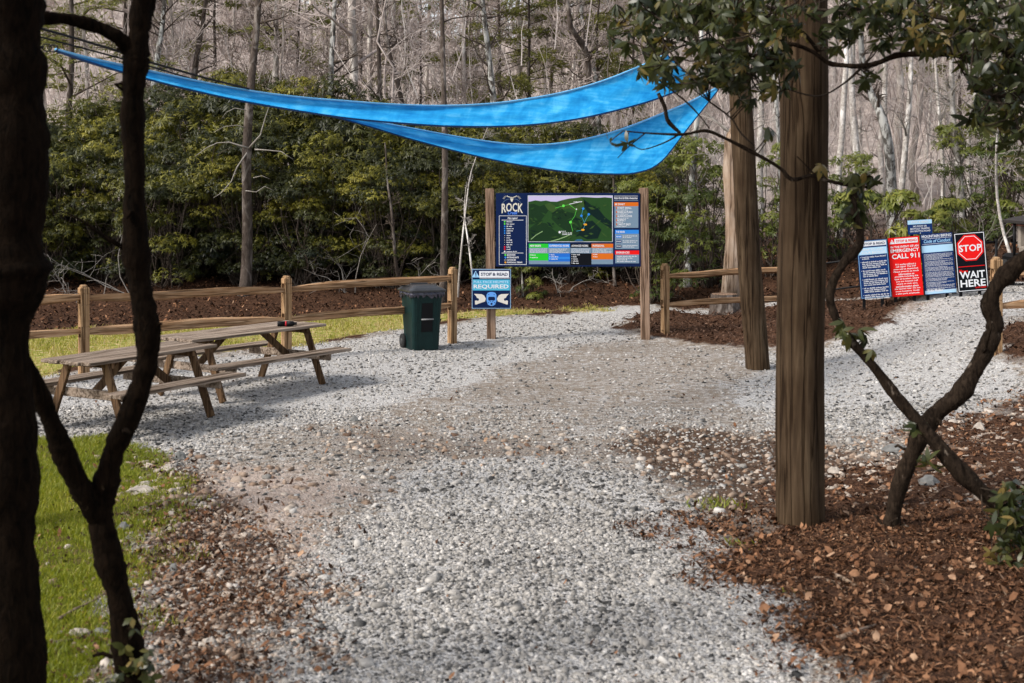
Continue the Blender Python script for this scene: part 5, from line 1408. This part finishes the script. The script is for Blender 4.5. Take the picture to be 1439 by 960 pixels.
for ch in ([(1439,99,8.7,.03),(1400,60,8.6,.024),(1340,30,8.6,.018),(1260,14,8.7,.014),(1180,15,8.7,.012),(1100,12,8.7,.01)],
           [(1327,75,8.7,.018),(1308,45,8.6,.014),(1293,26,8.6,.010),(1280,0,8.6,.008)],
           [(1520,60,8.6,.03),(1439,20,8.5,.022),(1390,5,8.5,.015),(1330,-15,8.5,.012)],
           [(1500,120,8.7,.028),(1450,125,8.5,.018),(1400,135,8.4,.012),(1360,112,8.4,.008)],
           [(1393,100,8.6,.010),(1400,140,8.6,.009),(1418,175,8.6,.008),(1439,203,8.6,.007),(1470,240,8.6,.006)],
           [(1150,72,8.8,.012),(1120,40,8.7,.012),(1060,20,8.6,.010),(1000,18,8.6,.008),(920,20,8.6,.006)],
           [(1105,62,8.8,.012),(1070,95,8.7,.009),(1030,110,8.7,.008),(990,118,8.7,.006)],
           [(1213,93,8.7,.01),(1185,118,8.7,.007),(1150,135,8.7,.006),(1105,125,8.7,.004)],
           [(1060,78,8.9,.010),(1000,60,8.8,.008),(940,70,8.8,.006),(905,95,8.8,.005)],
           [(905,95,8.8,.006),(935,120,8.8,.006),(964,143,8.8,.006),(985,165,8.8,.005),(997,181,8.8,.004)],
           [(997,143,9.0,.006),(1027,166,9.0,.006),(1041,187,9.0,.006),(1060,205,9.0,.005)]): stem(m2_, ch, 7, .05, lc, lim)
stubs(m, stc, 12, 5); m.build('stem', M['lit_bark'], rc, True); m2_.build('limbs', M['twig_dark'], rc, True)
cl = [(895,35,50,45,8.7,.5,26),(955,60,70,65,8.7,.6,58),(1030,45,70,60,8.6,.6,70),(1058,95,45,50,8.7,.5,44),(1000,105,45,22,8.8,.4,26),(925,100,25,18,8.8,.2,9),(1095,20,45,35,8.6,.4,30),(1190,18,50,34,8.6,.5,22),(1260,20,60,36,8.6,.5,38),(1335,35,70,45,8.6,.6,60),(1395,55,60,65,8.5,.6,72),(1415,135,45,70,8.5,.5,54),(1385,150,30,30,8.6,.4,8),(1430,200,20,40,8.5,.4,8),(1310,55,40,18,8.6,.3,16),(1225,106,14,9,8.6,.1,4),(1245,58,16,10,8.6,.1,6),(1105,100,16,25,8.6,.2,9),(1172,52,26,18,8.6,.2,9),(1090,70,22,25,8.6,.2,14),(980,5,100,18,8.6,.4,46),(1380,162,10,8,8.5,.1,3),(1480,60,60,120,8.6,.6,70),(1400,-40,200,40,8.6,.8,60),(1150,-50,200,30,8.6,.8,40)]
cl = [(a,b,c_,d_,e_,f_,int(n_*1.3)) for a,b,c_,d_,e_,f_,n_ in cl]
add_leaves(rc, cl, lc, lim, .092, .32, 'rhodo_near', .0045, 'foliage', 21, (.15,.8))

ld = Vector((P(1470,805,8.9).x, 8.9, float(hgt(3.6,8.9)))); rd = thing('rhododendron', ld, 'rhododendron stem slanting up from the bottom right corner across the other stem', 'shrub')
m = MB(); lim2 = []
stem(m, [(1490,830,8.9,.085),(1462,785,8.9,.062),(1436,752,8.9,.060),(1395,706,8.9,.058),(1345,658,8.9,.056),(1300,604,8.95,.050),(1262,560,9.0,.038),(1225,512,9.0,.034),(1190,472,9.0,.030),(1171,438,9.0,.030),(1167,408,9.0,.030),(1184,372,9.0,.032),(1206,346,9.0,.032),(1208,322,9.0,.028),(1201,300,9.0,.026),(1200,278,9.0,.024),(1207,260,9.0,.022)], 12, .05, ld, lim2)
m.build('stem', M['lit_bark'], rd, True); m = MB()
stem(m, [(1207,260,9.0,.017),(1185,259,9.0,.014),(1160,253,9.0,.013),(1140,247,9.0,.014),(1113,252,9.0,.014),(1093,234,9.0,.013),(1050,210,9.0,.013),(1020,195,9.0,.012),(993,184,9.0,.011),(967,188,9.0,.010),(950,189,9.0,.010),(907,187,9.0,.006),(876,184,9.0,.004)], 8, .06, ld, lim2)
stem(m, [(925,131,9.0,.012),(934,150,9.0,.015),(939,170,9.0,.015),(956,187,9.0,.012)], 7, .08, ld)
stem(m, [(956,188,9.0,.007),(935,200,9.0,.006),(905,210,9.0,.004),(890,205,9.0,.003)], 5, .05, ld)
stem(m, [(907,187,9.0,.005),(885,205,9.0,.004),(868,222,9.0,.003)], 5, .05, ld)
stem(m, [(1200,262,9.0,.012),(1225,262,9.0,.008),(1240,250,9.0,.005)], 6, .05, ld)
stem(m, [(1147,248,9.0,.007),(1130,230,9.0,.005),(1120,220,9.0,.004)], 5, .05, ld)
m.build('branches', M['lit_bark'], rd, True)
cl = [(1215,248,22,10,9.0,.1,9),(1200,282,14,22,9.0,.1,7),(1190,310,12,14,9.0,.1,5),(1205,470,18,8,9.0,.1,6),(1180,455,12,12,9.0,.1,4),(1230,490,6,4,9.0,.1,1),(1152,235,8,8,9.0,.1,2),(858,205,6,6,9.0,.1,1),(880,196,6,6,9.0,.1,1),(1420,700,28,26,8.8,.2,20),(1425,750,32,36,8.7,.3,34),(1405,785,22,30,8.6,.2,16),(1445,800,40,50,8.6,.3,34),(1282,600,10,8,8.95,.05,2),(1305,640,8,14,8.9,.05,3),(1075,178,13,12,8.9,.1,4)]
add_leaves(rd, cl, ld, lim2, .10, .36, 'rhodo_near', .004, 'foliage', 33, (.2,.8))
# tufts
def tuft(px, py, label, n=70, s=.16, h=.07, mat='grass'):
    p = GZ(px, py); X = rng.normal(0, s*.5, n); Y = rng.normal(0, s*.4, n)
    a = rng.uniform(0,6.28,n); hh = h*rng.uniform(.5,1.2,n); v = []; f = []
    for i in range(n):
        b = Vector((X[i],Y[i],-.005)); dx = Vector((math.cos(a[i]),math.sin(a[i]),0))*.006; ln_ = Vector((math.sin(a[i]*3),math.cos(a[i]*3),0))*hh[i]*.7
        k = len(v); v += [tuple(b-dx),tuple(b+dx),tuple(b+ln_*.4+Vector((0,0,hh[i]*.6))+dx),tuple(b+ln_+Vector((0,0,hh[i])))]; f.append((k,k+1,k+2,k+3))
    o = np_mesh('grass_tuft', np.array(v), np.array(f), M[mat], rng.uniform(.1,.7,n)); o.location = p; tag(o, label, 'grass tuft')
tuft(1012,712,'small dark green grass tuft on the edge of the path left of the thick pole', 90, .22)
tuft(1040,768,'tiny olive grass tuft in the leaf litter below the dark green one', 40, .12, .05)
tuft(1118,838,'tiny green tuft at the gravel edge near the bottom right', 30, .08, .04)

# ---------------------------------------------------------------- light, camera
sc_ = bpy.context.scene
w = D.worlds.new('World'); sc_.world = w; w.use_nodes = True; nt = w.node_tree; nt.nodes.clear()
EL, AZ = 42, -116          # sun high on the left, a little behind the camera
sv = Vector((math.sin(R(AZ))*math.cos(R(EL)), math.cos(R(AZ))*math.cos(R(EL)), math.sin(R(EL))))   # towards the sun
sky = nt.nodes.new('ShaderNodeTexSky'); sky.sky_type = 'NISHITA'; sky.sun_disc = False; sky.sun_elevation = R(EL); sky.sun_rotation = R(AZ)
sky.dust_density = 2.0; sky.air_density = 1.0; sky.ozone_density = .6
bg = nt.nodes.new('ShaderNodeBackground'); bg.inputs[1].default_value = .15; wo = nt.nodes.new('ShaderNodeOutputWorld')
hs = nt.nodes.new('ShaderNodeHueSaturation'); hs.inputs['Saturation'].default_value = .38; nt.links.new(sky.outputs[0], hs.inputs['Color']); nt.links.new(hs.outputs[0], bg.inputs[0]); nt.links.new(bg.outputs[0], wo.inputs[0])
sd = D.lights.new('sun', 'SUN'); sd.energy = 2.4; sd.angle = R(14); sd.color = (1,.93,.84)
so = D.objects.new('sun', sd); C.objects.link(so); so.rotation_euler = sv.to_track_quat('Z', 'Y').to_euler()
cd = D.cameras.new('camera'); cam = D.objects.new('camera', cd); C.objects.link(cam); sc_.camera = cam
cam.location = (0,0,H); cam.rotation_euler = (R(90),0,0); cd.sensor_width = 36; cd.lens = F/1439*36
cd.shift_y = -(480-HY)/1439; cd.clip_end = 1500; cd.clip_start = .1
cd.dof.use_dof = True; cd.dof.focus_distance = 21; cd.dof.aperture_fstop = 3.2
sc_.view_settings.view_transform = 'Standard'; sc_.view_settings.look = 'None'; sc_.view_settings.gamma = 1; sc_.view_settings.exposure = .68
sc_.render.resolution_x = 1024; sc_.render.resolution_y = 683
